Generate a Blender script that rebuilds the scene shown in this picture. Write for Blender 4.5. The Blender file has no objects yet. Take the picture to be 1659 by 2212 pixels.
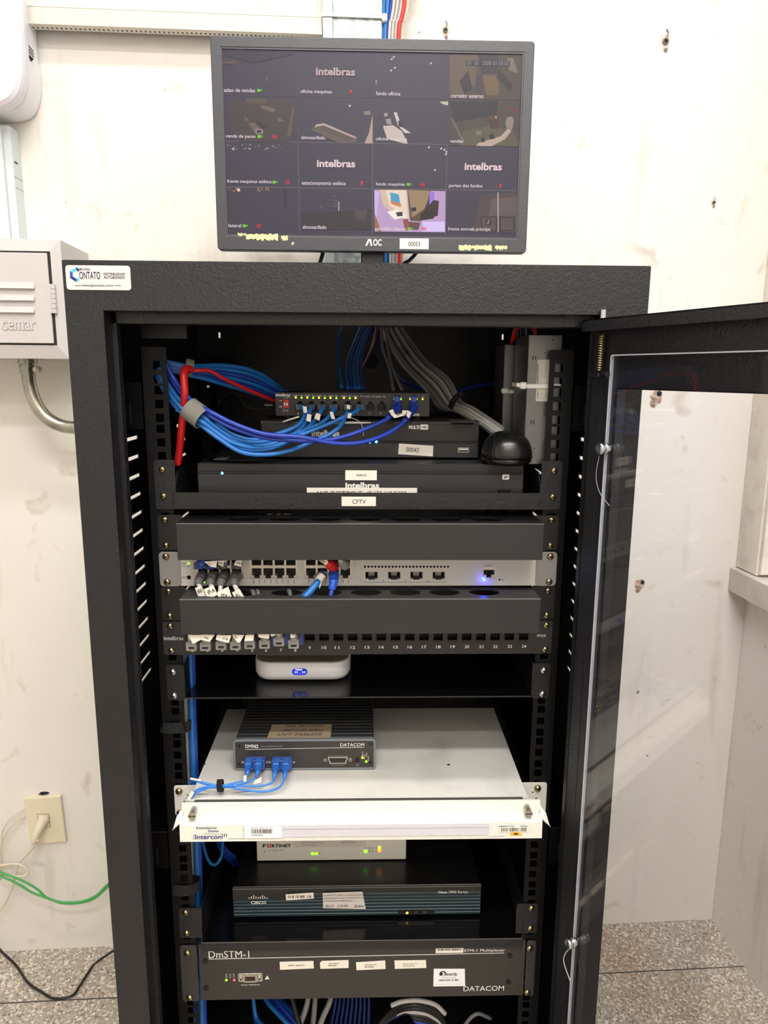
import bpy, bmesh, math, random
from math import radians, sin, cos, pi
from mathutils import Vector, Matrix
random.seed(7)
V = Vector
SC = bpy.context.scene
COL = SC.collection

# ------------------------------------------------------------------ camera, light, exposure
CAM = V((.0073, -.8477, .1674)); PITCH, YAW, ROLL, FPX = -.1914, .0262, .0065, 1550.
_f = V((sin(YAW)*cos(PITCH), cos(YAW)*cos(PITCH), sin(PITCH)))
_r = V((cos(YAW), -sin(YAW), 0)); _u = _r.cross(_f)
_r, _u = _r*cos(ROLL)+_u*sin(ROLL), -_r*sin(ROLL)+_u*cos(ROLL)
cd = bpy.data.cameras.new('camera'); cam = bpy.data.objects.new('camera', cd); COL.objects.link(cam)
cd.sensor_fit = 'VERTICAL'; cd.sensor_height = 36; cd.lens = 36*FPX/2212; cd.clip_start = .02; cd.clip_end = 50
cam.matrix_world = Matrix(((_r.x, _u.x, -_f.x, CAM.x), (_r.y, _u.y, -_f.y, CAM.y), (_r.z, _u.z, -_f.z, CAM.z), (0, 0, 0, 1)))
SC.camera = cam
w = bpy.data.worlds.new('world'); SC.world = w; w.use_nodes = True
w.node_tree.nodes['Background'].inputs[0].default_value = (.95, .97, 1, 1)
w.node_tree.nodes['Background'].inputs[1].default_value = .9
def area(name, loc, sx, sy, power, rot=(0, 0, 0), col=(1, .985, .965)):
    l = bpy.data.lights.new(name, 'AREA'); l.shape = 'RECTANGLE'; l.size = sx; l.size_y = sy; l.energy = power; l.color = col
    o = bpy.data.objects.new(name, l); COL.objects.link(o); o.location = loc; o.rotation_euler = rot; return o
area('ceiling_tube_light', (-.02, -.45, 1.90), 1.5, .16, 20)
area('fill_light_front', (.16, -1.45, 1.90), 1.3, .16, 34)  # added fill lamp for the front faces and lower wall
area('fill_light_rear', (.1, -2.4, 1.90), 1.4, .16, 22)  # added fill lamp, evens out the brightness down the wall
vs = SC.view_settings; vs.view_transform = 'Standard'; vs.look = 'None'; vs.gamma = 1; vs.exposure = .27
try: vs.use_curve_mapping = False
except Exception: pass
SC.cycles.max_bounces = 8; SC.cycles.diffuse_bounces = 5; SC.cycles.transparent_max_bounces = 16

# a ray through a photograph point, met with a plane of the place
def ray(a, b): return _f + _r*((a-829.5)/FPX) - _u*((b-1106)/FPX)
def at(a, b, Y=0.):
    d = ray(a, b); return CAM + d*((Y-CAM.y)/d.y)
def atz(a, b, Z):
    d = ray(a, b); return CAM + d*((Z-CAM.z)/d.z)
def atx(a, b, X):
    d = ray(a, b); return CAM + d*((X-CAM.x)/d.x)
def path(L): return [at(*p) for p in L]

# ------------------------------------------------------------------ materials
def lin(c):
    return tuple(((x/255)/12.92 if x/255 <= .04045 else ((x/255+.055)/1.055)**2.4) for x in c)+(1,)
MATS = {}
def mat(name, col=(128, 128, 128), rough=.5, metal=0, bump=None, emit=0, spec=.5, noise=None, coat=0):
    if name in MATS: return MATS[name]
    m = bpy.data.materials.new(name); m.use_nodes = True; nt = m.node_tree; p = nt.nodes['Principled BSDF']
    p.inputs['Base Color'].default_value = lin(col); p.inputs['Roughness'].default_value = rough
    p.inputs['Metallic'].default_value = metal; p.inputs['Specular IOR Level'].default_value = spec
    p.inputs['Coat Weight'].default_value = coat
    if emit:
        p.inputs['Emission Color'].default_value = lin(col); p.inputs['Emission Strength'].default_value = emit
    tc = nt.nodes.new('ShaderNodeTexCoord')
    if bump:
        sc, st = bump[:2]
        n = nt.nodes.new('ShaderNodeTexNoise'); n.inputs['Scale'].default_value = sc; n.inputs['Detail'].default_value = 3
        if len(bump) > 2:
            mp = nt.nodes.new('ShaderNodeMapping'); mp.inputs['Scale'].default_value = bump[2]
            nt.links.new(tc.outputs['Object'], mp.inputs[0]); nt.links.new(mp.outputs[0], n.inputs['Vector'])
        else: nt.links.new(tc.outputs['Object'], n.inputs['Vector'])
        b = nt.nodes.new('ShaderNodeBump'); b.inputs['Strength'].default_value = st; b.inputs['Distance'].default_value = .0006
        nt.links.new(n.outputs[0], b.inputs['Height']); nt.links.new(b.outputs[0], p.inputs['Normal'])
    if noise:      # second colour, scale, low, high, mapping scale
        c2, sc, lo, hi = noise[:4]
        n = nt.nodes.new('ShaderNodeTexNoise'); n.inputs['Scale'].default_value = sc; n.inputs['Detail'].default_value = 6
        if len(noise) > 4:
            mp = nt.nodes.new('ShaderNodeMapping'); mp.inputs['Scale'].default_value = noise[4]
            nt.links.new(tc.outputs['Object'], mp.inputs[0]); nt.links.new(mp.outputs[0], n.inputs['Vector'])
        else: nt.links.new(tc.outputs['Object'], n.inputs['Vector'])
        r = nt.nodes.new('ShaderNodeValToRGB'); e = r.color_ramp.elements
        e[0].position = lo; e[0].color = lin(col); e[1].position = hi; e[1].color = lin(c2)
        nt.links.new(n.outputs[0], r.inputs[0]); nt.links.new(r.outputs[0], p.inputs['Base Color'])
    MATS[name] = m; return m
powder = mat('black_powder_coat', (21, 22, 25), .42, bump=(420, .9), spec=.5)
powder2 = mat('black_textured_paint', (24, 25, 27), .36, bump=(260, 1.0))
black = mat('black_satin_steel', (14, 14, 16), .4)
railblack = mat('black_rail_steel', (4, 4, 5), .45, bump=(600, .3), spec=.25)
panelgrey = mat('charcoal_panel_paint', (32, 33, 35), .45, bump=(900, .2))
edge = mat('worn_panel_edge', (120, 120, 118), .35, .6)
device = mat('black_device_shell', (25, 25, 27), .5, bump=(1500, .15))
device2 = mat('charcoal_device_shell', (33, 33, 35), .45)
darkhole = mat('dark_recess', (6, 6, 8), .6)
gloss = mat('gloss_black_plastic', (20, 20, 20), .27)
glosssh = mat('gloss_black_shelf', (8, 8, 9), .16)
white = mat('white_print', (225, 225, 222), .6)
paper = mat('white_label_paper', (232, 226, 214), .7)
ink = mat('black_print', (28, 28, 32), .7)
navy = mat('navy_print', (28, 42, 110), .6)
redp = mat('red_print', (190, 30, 35), .6)
screwm = mat('brass_screw_metal', (176, 160, 122), .3, 1)
screwz = mat('zinc_screw_metal', (200, 202, 206), .25, 1)
slot = mat('screw_cross', (40, 34, 24), .5, .5)
alum = mat('silver_switch_face', (196, 194, 189), .38, .15, bump=(1200, .12))
nickel = mat('nickel_port_shield', (186, 180, 170), .32, .8)
earm = mat('grey_bracket_metal', (140, 140, 139), .4, .4)
trayw = mat('off_white_tray_paint', (214, 212, 205), .45, bump=(500, .35), noise=((196, 194, 186), 14, .55, .75))
bevelw = mat('cream_textured_paint', (222, 222, 212), .45, bump=(260, .9))
cyan = mat('light_blue_cable_jacket', (34, 110, 188), .38)
blue = mat('royal_blue_cable_jacket', (34, 62, 168), .36)
fibre = mat('bright_blue_fibre_jacket', (40, 120, 215), .35)
scblue = mat('blue_connector_plastic', (44, 108, 196), .4)
scblue2 = mat('violet_blue_adapter_plastic', (60, 82, 158), .45)
greyc = mat('grey_cable_jacket', (140, 140, 138), .42)
greyboot = mat('grey_boot_rubber', (96, 95, 94), .5)
palegrey = mat('pale_grey_cable_jacket', (192, 190, 186), .4)
blackc = mat('black_cable_jacket', (16, 16, 17), .4)
redc = mat('red_cable_jacket', (205, 34, 36), .35)
greenc = mat('green_cable_jacket', (70, 165, 90), .4)
creamc = mat('cream_cable_jacket', (216, 205, 184), .45)
velcrog = mat('grey_velcro', (128, 126, 116), .9, bump=(2500, .5))
velcrob = mat('black_velcro', (18, 18, 19), .95, bump=(2500, .6))
nylon = mat('white_nylon', (226, 226, 222), .45)
plasticw = mat('white_plastic', (226, 226, 230), .35)
boxgrey = mat('light_grey_box_paint', (196, 192, 190), .5, bump=(420, .35))
boxblue = mat('pale_blue_grey_box_paint', (205, 214, 217), .5)
lav = mat('lavender_white_plastic', (222, 219, 228), .3)
galv = mat('galvanised_steel', (150, 157, 158), .42, .3, noise=((196, 203, 204), 70, .45, .62))
galvp = mat('galvanised_pipe', (176, 172, 158), .28, .9, noise=((120, 122, 118), 30, .4, .7))
zincl = mat('plain_zinc_strip', (196, 204, 206), .4, .3)
channelm = mat('beige_channel_paint', (214, 210, 198), .5)
outletm = mat('ivory_plastic', (226, 216, 190), .4)
ledg = mat('green_lit_indicator', (130, 240, 30), emit=1.9)
ledy = mat('yellow_lit_indicator', (250, 215, 50), emit=2.0)
ledo = mat('orange_lit_indicator', (255, 130, 20), emit=2.2)
ledb = mat('blue_lit_indicator', (60, 140, 255), emit=9)
ledr = mat('red_lit_indicator', (255, 60, 80), emit=3)
deepblue = mat('deep_blue_lit_indicator', (20, 30, 255), emit=6)

# ------------------------------------------------------------------ mesh builder
WL = {}
def catmull(P, k=8):
    if len(P) < 3: return list(P)
    Q = [P[0]*2-P[1]]+list(P)+[P[-1]*2-P[-2]]; out = []
    for i in range(1, len(Q)-2):
        a, b, c, d = Q[i-1:i+3]
        for j in range(k):
            t = j/k
            out.append(.5*((2*b)+(c-a)*t+(2*a-5*b+4*c-d)*t*t+(3*b-a-3*c+d)*t**3))
    out.append(Q[-2]); return out
class B:
    def __init__(s, M=None): s.bm = bmesh.new(); s.mats = []; s.M = M
    def mi(s, m):
        if m not in s.mats: s.mats.append(m)
        return s.mats.index(m)
    def _add(s, me_or_bm, m, M=None, smooth=False):
        i = s.mi(m); own = isinstance(me_or_bm, bmesh.types.BMesh)
        if isinstance(me_or_bm, bmesh.types.BMesh):
            me = bpy.data.meshes.new('tmp'); me_or_bm.to_mesh(me); me_or_bm.free()
        else: me = me_or_bm
        n = len(s.bm.faces); nv = len(s.bm.verts)
        s.bm.from_mesh(me); s.bm.verts.ensure_lookup_table(); s.bm.faces.ensure_lookup_table()
        if M is not None: bmesh.ops.transform(s.bm, matrix=M, verts=s.bm.verts[nv:])
        for f in s.bm.faces[n:]: f.material_index = i; f.smooth = smooth
        if own: bpy.data.meshes.remove(me)
        return s
    def box(s, x0, x1, y0, y1, z0, z1, m, bev=0, seg=1, M=None):
        b = bmesh.new(); bmesh.ops.create_cube(b, size=1)
        for v in b.verts: v.co = V(((x0+x1)/2+v.co.x*(x1-x0), (y0+y1)/2+v.co.y*(y1-y0), (z0+z1)/2+v.co.z*(z1-z0)))
        if bev: bmesh.ops.bevel(b, geom=b.edges[:], offset=bev, segments=seg, profile=.5, affect='EDGES')
        return s._add(b, m, M, False)
    def poly(s, pts, faces, m, smooth=False):
        b = bmesh.new(); vs_ = [b.verts.new(p) for p in pts]
        for f in faces: b.faces.new([vs_[i] for i in f])
        bmesh.ops.recalc_face_normals(b, faces=b.faces); return s._add(b, m, None, smooth)
    def extrude_profile(s, prof, x0, x1, m):      # closed (y,z) outline swept along x
        n = len(prof); pts = [V((x0, y, z)) for y, z in prof]+[V((x1, y, z)) for y, z in prof]
        fs = [tuple(range(n)), tuple(range(n, 2*n))]+[(i, (i+1) % n, n+(i+1) % n, n+i) for i in range(n)]
        return s.poly(pts, fs, m)
    def slab(s, P, t, m):                            # four corners, thickness
        n = (P[1]-P[0]).cross(P[3]-P[0]).normalized()
        if n.y > 0: n = -n
        Q = [p for p in P]+[p-n*t for p in P]
        return s.poly(Q, [(0, 1, 2, 3), (4, 5, 6, 7), (0, 1, 5, 4), (1, 2, 6, 5), (2, 3, 7, 6), (3, 0, 4, 7)], m)
    def tube(s, pts, r, m, n=10, k=8, smooth=True, rad=None, flat=1):
        P = catmull([V(p) for p in pts], k); b = bmesh.new(); rings = []
        t = (P[1]-P[0]).normalized(); up = V((0, 0, 1)) if abs(t.z) < .9 else V((1, 0, 0)); a = t.cross(up).normalized()
        for i, p in enumerate(P):
            t = (P[min(i+1, len(P)-1)]-P[max(i-1, 0)]).normalized(); a = (a-t*a.dot(t)).normalized(); c = t.cross(a)
            rr = r if rad is None else rad(i/(len(P)-1))
            rings.append([b.verts.new(p+(a*cos(2*pi*j/n)+c*sin(2*pi*j/n)*flat)*rr) for j in range(n)])
        for x, y in zip(rings, rings[1:]):
            for j in range(n): b.faces.new((x[j], x[(j+1) % n], y[(j+1) % n], y[j]))
        b.faces.new(rings[0][::-1]); b.faces.new(rings[-1])
        bmesh.ops.recalc_face_normals(b, faces=b.faces)
        return s._add(b, m, None, smooth)
    def lathe(s, prof, M, m, n=24, smooth=True, closed=False):   # (radius, height) about local z
        b = bmesh.new(); rings = []
        for r, h in prof: rings.append([b.verts.new((r*cos(2*pi*j/n), r*sin(2*pi*j/n), h)) for j in range(n)])
        pairs = list(zip(rings, rings[1:]))+([(rings[-1], rings[0])] if closed else [])
        for x, y in pairs:
            for j in range(n): b.faces.new((x[j], x[(j+1) % n], y[(j+1) % n], y[j]))
        bmesh.ops.remove_doubles(b, verts=b.verts, dist=1e-7); bmesh.ops.recalc_face_normals(b, faces=b.faces)
        return s._add(b, m, M, smooth)
    def cyl(s, c, ax, r, h, m, n=20):                # from c along ax
        M = Matrix.Translation(c) @ V(ax).to_track_quat('Z', 'Y').to_matrix().to_4x4()
        return s.lathe([(0, 0), (r, 0), (r, h), (0, h)], M, m, n, False)
    def band(s, c, ax, r, wd, t, m, flat=1):
        M = Matrix.Translation(c) @ V(ax).to_track_quat('Z', 'Y').to_matrix().to_4x4() @ Matrix.Diagonal((1, flat, 1, 1))
        return s.lathe([(r, -wd/2), (r+t, -wd/2), (r+t, wd/2), (r, wd/2)], M, m, 28, False, True)
    def plate(s, loops, y, t, m, bev=0):             # (x,z) outlines, holes after the first; front face at y, t thick
        c = bpy.data.curves.new('tmpc', 'CURVE'); c.dimensions = '2D'; c.fill_mode = 'BOTH'; c.extrude = t/2-bev
        c.bevel_depth = bev; c.bevel_resolution = 2; c.offset = -bev
        for L in loops:
            sp = c.splines.new('POLY'); sp.points.add(len(L)-1)
            for p, q in zip(sp.points, L): p.co = (q[0], q[1], 0, 1)
            sp.use_cyclic_u = True
        o = bpy.data.objects.new('tmpc', c); me = o.to_mesh()
        M = Matrix(((1, 0, 0, 0), (0, 0, -1, y+t/2), (0, 1, 0, 0), (0, 0, 0, 1)))
        s._add(me, m, M); o.to_mesh_clear(); bpy.data.objects.remove(o); bpy.data.curves.remove(c)
        return s
    def text(s, txt, x0, z0, x1, z1, y, m, bold=0, fit=True, M=None, shear=0, t=.0002, space=1):
        c = bpy.data.curves.new('tmpf', 'FONT'); c.body = txt; c.extrude = 0; c.offset = bold; c.shear = shear; c.resolution_u = 3; c.space_character = space
        o = bpy.data.objects.new('tmpf', c); me = o.to_mesh()
        b = bmesh.new(); b.from_mesh(me); o.to_mesh_clear(); bpy.data.objects.remove(o); bpy.data.curves.remove(c)
        if not b.verts: b.free(); return s
        X = [v.co.x for v in b.verts]; Z = [v.co.y for v in b.verts]; ax, bx, az, bz = min(X), max(X), min(Z), max(Z)
        if x1 < x0: x0, x1 = x1, x0
        if z1 < z0: z0, z1 = z1, z0
        kx = (x1-x0)/max(bx-ax, 1e-6); kz = (z1-z0)/max(bz-az, 1e-6)
        for v in b.verts: v.co = V((x0+(v.co.x-ax)*kx, y-t, z0+(v.co.y-az)*kz))
        return s._add(b, m, M)
    def build(s, name, parent=None, smooth_angle=None):
        if s.M is not None: bmesh.ops.transform(s.bm, matrix=s.M, verts=s.bm.verts[:])
        me = bpy.data.meshes.new(name)
        n = max(1, len(s.bm.verts)); lo = V((1e9,)*3); hi = -lo
        for v in s.bm.verts:
            for i in range(3): lo[i] = min(lo[i], v.co[i]); hi[i] = max(hi[i], v.co[i])
        c = (lo+hi)/2; bmesh.ops.translate(s.bm, verts=s.bm.verts[:], vec=-c); s.bm.to_mesh(me); s.bm.free()
        for m in s.mats: me.materials.append(m)
        o = bpy.data.objects.new(name, me); COL.objects.link(o); WL[o.name] = c
        if parent: o.parent = parent; o.location = c-WL[parent.name]
        else: o.location = c
        return o
def tag(o, label=None, cat=None, group=None, kind=None):
    if label: o['label'] = label
    if cat: o['category'] = cat
    if group: o['group'] = group
    if kind: o['kind'] = kind
    return o
def thing(name, label, cat, loc, group=None):
    o = bpy.data.objects.new(name, None); COL.objects.link(o); o.location = loc; o.empty_display_size = .02; WL[o.name] = V(loc)
    return tag(o, label, cat, group)
def rect(x0, x1, z0, z1, r=0, n=4):
    if not r: return [(x0, z0), (x1, z0), (x1, z1), (x0, z1)]
    L = []
    for cx, cz, a in ((x1-r, z0+r, -90), (x1-r, z1-r, 0), (x0+r, z1-r, 90), (x0+r, z0+r, 180)):
        for i in range(n+1):
            t = radians(a+90*i/n); L.append((cx+r*cos(t), cz+r*sin(t)))
    return L
def circ(x, z, r, n=16, rz=None): return [(x+r*cos(2*pi*i/n), z+(rz or r)*sin(2*pi*i/n)) for i in range(n)]
def pxr(u0, v0, u1, v1, Y):                # photograph box -> (x0,x1,z0,z1) on a front plane
    a = at(u0, v1, Y); b = at(u1, v0, Y); return a.x, b.x, a.z, b.z
def ptext(b, txt, u0, v0, u1, v1, Y, m, **k):
    x0, x1, z0, z1 = pxr(u0, v0, u1, v1, Y); b.text(txt, x0, z0, x1, z1, Y, m, **k)
def barcode(b, u0, v0, u1, v1, Y, m, n=26, M=None):
    x0, x1, z0, z1 = pxr(u0, v0, u1, v1, Y); st = (x1-x0)/n
    for i in range(n):
        if random.random() < .8: b.box(x0+i*st, x0+i*st+st*random.uniform(.25, .75), Y-.0002, Y, z0, z1, m)
# a pan head cross screw, shared mesh
_b = B(); _R = Matrix.Rotation(pi/2, 4, 'X')
_b.lathe([(0, .0032), (.0016, .0031), (.003, .0024), (.0038, .0012), (.0041, 0), (.0041, -.0005), (0, -.0005)], _R, screwm)
_b.box(-.0022, .0022, -.0034, -.002, -.00045, .00045, slot); _b.box(-.00045, .00045, -.0034, -.002, -.0022, .0022, slot)
_so = _b.build('screw'); SCREW = _so.data; bpy.data.objects.remove(_so); WL.clear()
SCREWZ = SCREW.copy(); SCREWZ.materials[0] = screwz
def screw(parent, x, y, z, me=None, k=1, name='screw'):
    o = bpy.data.objects.new(name, me or SCREW); COL.objects.link(o); o.parent = parent; WL[o.name] = V((x, y, z))
    o.location = V((x, y-.0015*k, z))-WL[parent.name]; o.scale = (k, k, k); o.rotation_euler = (0, random.uniform(0, 1.5), 0); return o

# ------------------------------------------------------------------ setting
WA = math.atan(.041); WM = Matrix.Translation((0, .586, 0)) @ Matrix.Rotation(WA, 4, 'Z'); WI = WM.inverted()
def wp(u, v, off=0):                     # point on the back wall (or off in front of it) in the wall's own axes
    o = WI @ CAM; d = WI.to_3x3() @ ray(u, v); return o + d*((-off-o.y)/d.y)
FZ = -1.10; CZ = 1.95; XR = .83
def wall_material():
    m = bpy.data.materials.new('stained_white_plaster'); m.use_nodes = True; nt = m.node_tree; p = nt.nodes['Principled BSDF']; p.inputs['Roughness'].default_value = .75
    tc = nt.nodes.new('ShaderNodeTexCoord'); L = nt.links.new
    def noise(sc, det, lo, hi, a, b, vec=None, dist=0):
        n = nt.nodes.new('ShaderNodeTexNoise'); n.inputs['Scale'].default_value = sc; n.inputs['Detail'].default_value = det; n.inputs['Distortion'].default_value = dist
        if vec:
            mp = nt.nodes.new('ShaderNodeMapping'); mp.inputs['Scale'].default_value = vec; L(tc.outputs['Object'], mp.inputs[0]); L(mp.outputs[0], n.inputs['Vector'])
        else: L(tc.outputs['Object'], n.inputs['Vector'])
        r = nt.nodes.new('ShaderNodeValToRGB'); e = r.color_ramp.elements; e[0].position = lo; e[1].position = hi; e[0].color = a; e[1].color = b
        L(n.outputs[0], r.inputs[0]); return r, n
    W1 = (1, 1, 1, 1)
    a, _ = noise(2.2, 5, .35, .7, lin((231, 226, 220)), lin((226, 222, 214)))
    b, _ = noise(14, 8, .62, .8, W1, lin((214, 206, 196)), dist=.6)
    c, _ = noise(5, 8, .6, .85, W1, lin((225, 220, 210)), (4, 4, .5))
    d, nn = noise(60, 3, .74, .78, W1, lin((150, 138, 124)))
    cur = a.outputs[0]
    for x, f in ((b, 1), (c, 1), (d, .6)):
        mx = nt.nodes.new('ShaderNodeMixRGB'); mx.blend_type = 'MULTIPLY'; mx.inputs[0].default_value = f; L(cur, mx.inputs[1]); L(x.outputs[0], mx.inputs[2]); cur = mx.outputs[0]
    L(cur, p.inputs['Base Color'])
    n2 = nt.nodes.new('ShaderNodeTexNoise'); n2.inputs['Scale'].default_value = 9; n2.inputs['Detail'].default_value = 8; L(tc.outputs['Object'], n2.inputs['Vector'])
    bp = nt.nodes.new('ShaderNodeBump'); bp.inputs['Strength'].default_value = .25; bp.inputs['Distance'].default_value = .004; L(n2.outputs[0], bp.inputs['Height']); L(bp.outputs[0], p.inputs['Normal'])
    return m
wallm = wall_material()
def floor_material():
    m = bpy.data.materials.new('terrazzo_tile'); m.use_nodes = True; nt = m.node_tree; p = nt.nodes['Principled BSDF']; p.inputs['Roughness'].default_value = .45
    tc = nt.nodes.new('ShaderNodeTexCoord'); L = nt.links.new
    def vor(sc, stops):
        v = nt.nodes.new('ShaderNodeTexVoronoi'); v.inputs['Scale'].default_value = sc; L(tc.outputs['Object'], v.inputs['Vector'])
        sx = nt.nodes.new('ShaderNodeSeparateColor'); L(v.outputs['Color'], sx.inputs[0])
        r = nt.nodes.new('ShaderNodeValToRGB'); r.color_ramp.interpolation = 'CONSTANT'; e = r.color_ramp.elements
        while len(e) < len(stops): e.new(.5)
        for q, (pos, c) in zip(e, stops): q.position = pos; q.color = lin(c)
        L(sx.outputs[0], r.inputs[0]); return r
    a = vor(250, [(0, (178, 169, 158)), (.35, (192, 183, 171)), (.6, (165, 155, 143)), (.74, (226, 218, 207)), (.86, (238, 232, 224)), (.94, (136, 126, 115))])
    b = vor(600, [(0, (255, 255, 255)), (.5, (232, 226, 219)), (.85, (200, 190, 178))])
    mx = nt.nodes.new('ShaderNodeMixRGB'); mx.blend_type = 'MULTIPLY'; mx.inputs[0].default_value = .8; L(a.outputs[0], mx.inputs[1]); L(b.outputs[0], mx.inputs[2])
    n = nt.nodes.new('ShaderNodeTexNoise'); n.inputs['Scale'].default_value = 3; n.inputs['Detail'].default_value = 5; L(tc.outputs['Object'], n.inputs['Vector'])
    r = nt.nodes.new('ShaderNodeValToRGB'); e = r.color_ramp.elements; e[0].position = .55; e[0].color = (1, 1, 1, 1); e[1].position = .72; e[1].color = lin((224, 196, 160)); L(n.outputs[0], r.inputs[0])
    m2 = nt.nodes.new('ShaderNodeMixRGB'); m2.blend_type = 'MULTIPLY'; m2.inputs[0].default_value = .55; L(mx.outputs[0], m2.inputs[1]); L(r.outputs[0], m2.inputs[2])
    L(m2.outputs[0], p.inputs['Base Color']); return m
floorm = floor_material()
jointm = mat('dark_floor_joint', (70, 66, 60), .8)
def room(name, b, kind='structure'): o = b.build(name); o['kind'] = kind; return o
f = B(WM); f.box(-2.2, 1.0, -3.2, .1, FZ-.1, FZ, floorm)
fl = room('floor', f)
j = B(WM)
jy = (WI @ V((-.62, .422, FZ))).y
for y in (jy, jy-.6, jy-1.2): j.box(-2.2, .83, y-.0012, y+.0012, FZ, FZ+.0006, jointm)
for x in (.02, -.58-.62, ): j.box(x-.0012, x+.0012, -3, 0, FZ, FZ+.0006, jointm)
j.build('floor_joint', fl)
f = B(WM); f.box(-2.2, 1.0, 0, .1, FZ, CZ, wallm); wb = room('wall_back', f)
f = B(WM); f.box(-2.3, -2.2, -3.2, .1, FZ, CZ, wallm); room('wall_left', f)
f = B(WM); f.box(-2.3, 1.1, -3.3, -3.2, FZ, CZ, wallm); room('wall_front', f)
f = B(WM); f.box(-2.3, 1.1, -3.3, .1, CZ, CZ+.1, mat('white_ceiling_paint', (235, 232, 226), .8)); room('ceiling', f)
SZ = -.2356; WY0, WY1 = -1.1, -.075      # window opening in the right wall (wall axes)
f = B(WM)
f.box(XR, XR+.12, -3.2, WY0, FZ, CZ, wallm); f.box(XR, XR+.12, WY1, 0, FZ, CZ, wallm)
f.box(XR, XR+.12, WY0, WY1, FZ, SZ-.0515, wallm); f.box(XR, XR+.12, WY0, WY1, .95, CZ, wallm)
room('wall_right', f)
sillm = mat('beige_stone_sill', (205, 198, 188), .45, noise=((180, 170, 160), 12, .5, .8))
wind = mat('cream_window_paint', (226, 218, 206), .5, noise=((196, 184, 172), 18, .5, .85))
wt = thing('window_1', None, None, WM @ V((XR, -.5, SZ))); wt['kind'] = 'structure'
f = B(WM); f.box(XR-.042, XR+.12, WY0-.03, -.0005, SZ-.0515, SZ, sillm, .0015); f.build('window_sill', wt)
f = B(WM)
f.box(XR-.03, XR+.02, WY1, -.001, SZ+.002, .94, wind, .001)
f.box(XR-.03, XR+.02, WY0, WY0+.06, SZ+.002, .94, wind, .001); f.box(XR-.03, XR+.02, WY0+.06, WY1, .89, .94, wind, .001)
f.build('window_frame', wt)
f = B(WM)
f.box(XR-.026, XR+.012, WY1-.010, WY1, SZ+.006, .88, wind, .001); f.box(XR+.012, XR+.5, WY1-.010, WY1-.004, SZ+.006, .88, wind)
f.build('window_shutter', wt)
glassm = bpy.data.materials.new('clear_acrylic'); glassm.use_nodes = True
def make_glass(m, tint, gl=1.0):
    nt = m.node_tree; nt.nodes.clear(); o = nt.nodes.new('ShaderNodeOutputMaterial'); t = nt.nodes.new('ShaderNodeBsdfTransparent'); g = nt.nodes.new('ShaderNodeBsdfGlossy')
    g.inputs['Roughness'].default_value = .015; t.inputs[0].default_value = tint; fr = nt.nodes.new('ShaderNodeFresnel'); ge = nt.nodes.new('ShaderNodeNewGeometry'); mr = nt.nodes.new('ShaderNodeMapRange'); mr.inputs['To Min'].default_value = 1.49; mr.inputs['To Max'].default_value = 1/1.49; nt.links.new(ge.outputs['Backfacing'], mr.inputs['Value']); nt.links.new(mr.outputs[0], fr.inputs[0])
    mx = nt.nodes.new('ShaderNodeMixShader'); nt.links.new(fr.outputs[0], mx.inputs[0]); nt.links.new(t.outputs[0], mx.inputs[1]); nt.links.new(g.outputs[0], mx.inputs[2]); nt.links.new(mx.outputs[0], o.inputs[0])
make_glass(glassm, (.97, .97, .98, 1))
f = B(WM); f.box(XR+.06, XR+.064, WY0+.001, WY1-.015, SZ+.001, .94, glassm); f.build('window_pane', wt)

# knocked-out holes and plugs in the plaster
plug = mat('grey_wall_plug', (120, 112, 104), .6); brick = mat('broken_plaster_brick', (206, 180, 162), .9, noise=((140, 118, 104), 90, .4, .6))
def blob(b, c, rx, rz, d, m, seed, n=14):
    rnd = random.Random(seed); P = [V((c.x, c.y-d, c.z))]
    for i in range(n):
        k = rnd.uniform(.65, 1.15); P.append(V((c.x+rx*k*cos(2*pi*i/n), c.y-.0002, c.z+rz*k*sin(2*pi*i/n))))
    b.poly(P, [(0, 1+i, 1+(i+1) % n) for i in range(n)], m)
for i, (u, v, s, kind) in enumerate([(962, 66, .009, 0), (1437, 90, .012, 0), (1541, 438, .006, 0), (1418, 856, .014, 1), (1383, 1262, .012, 1), (1378, 1495, .004, 2), (1398, 1632, .003, 2), (905, 70, .002, 2)]):
    c = wp(u, v); b = B(WM)
    blob(b, c, s, s*1.25, .0012, brick if kind == 1 else mat('chipped_plaster', (206, 196, 184), .9), i)
    if kind == 1:
        blob(b, c+V((-s*.35, -.002, -s*.9)), s*.55, s*.7, .002, brick, i+9); blob(b, c+V((s*.35, -.0015, s*.4)), s*.4, s*.45, .0015, darkhole, i+5)
    elif kind == 0:
        b.lathe([(s*.28, -.001), (s*.5, -.001), (s*.5, .003), (s*.3, .003)], Matrix.Translation(c) @ Matrix.Rotation(pi/2, 4, 'X'), plug, 12)
        b.cyl(c+V((0, -.0014, 0)), (0, 1, 0), s*.4, .001, darkhole, 12)
        b.tube([c+V((0, -.002, s*.4)), c+V((s*.3, -.003, s*1.1)), c+V((0, -.002, s*1.7))], s*.09, plug, 6)
        blob(b, c+V((s*.2, -.001, -s*1.2)), s*.35, s*.4, .001, plug, i+3)
    else: blob(b, c+V((0, -.0008, 0)), s*.5, s*.8, .0006, plug, i)
    b.build('wall_hole', wb)

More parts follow.
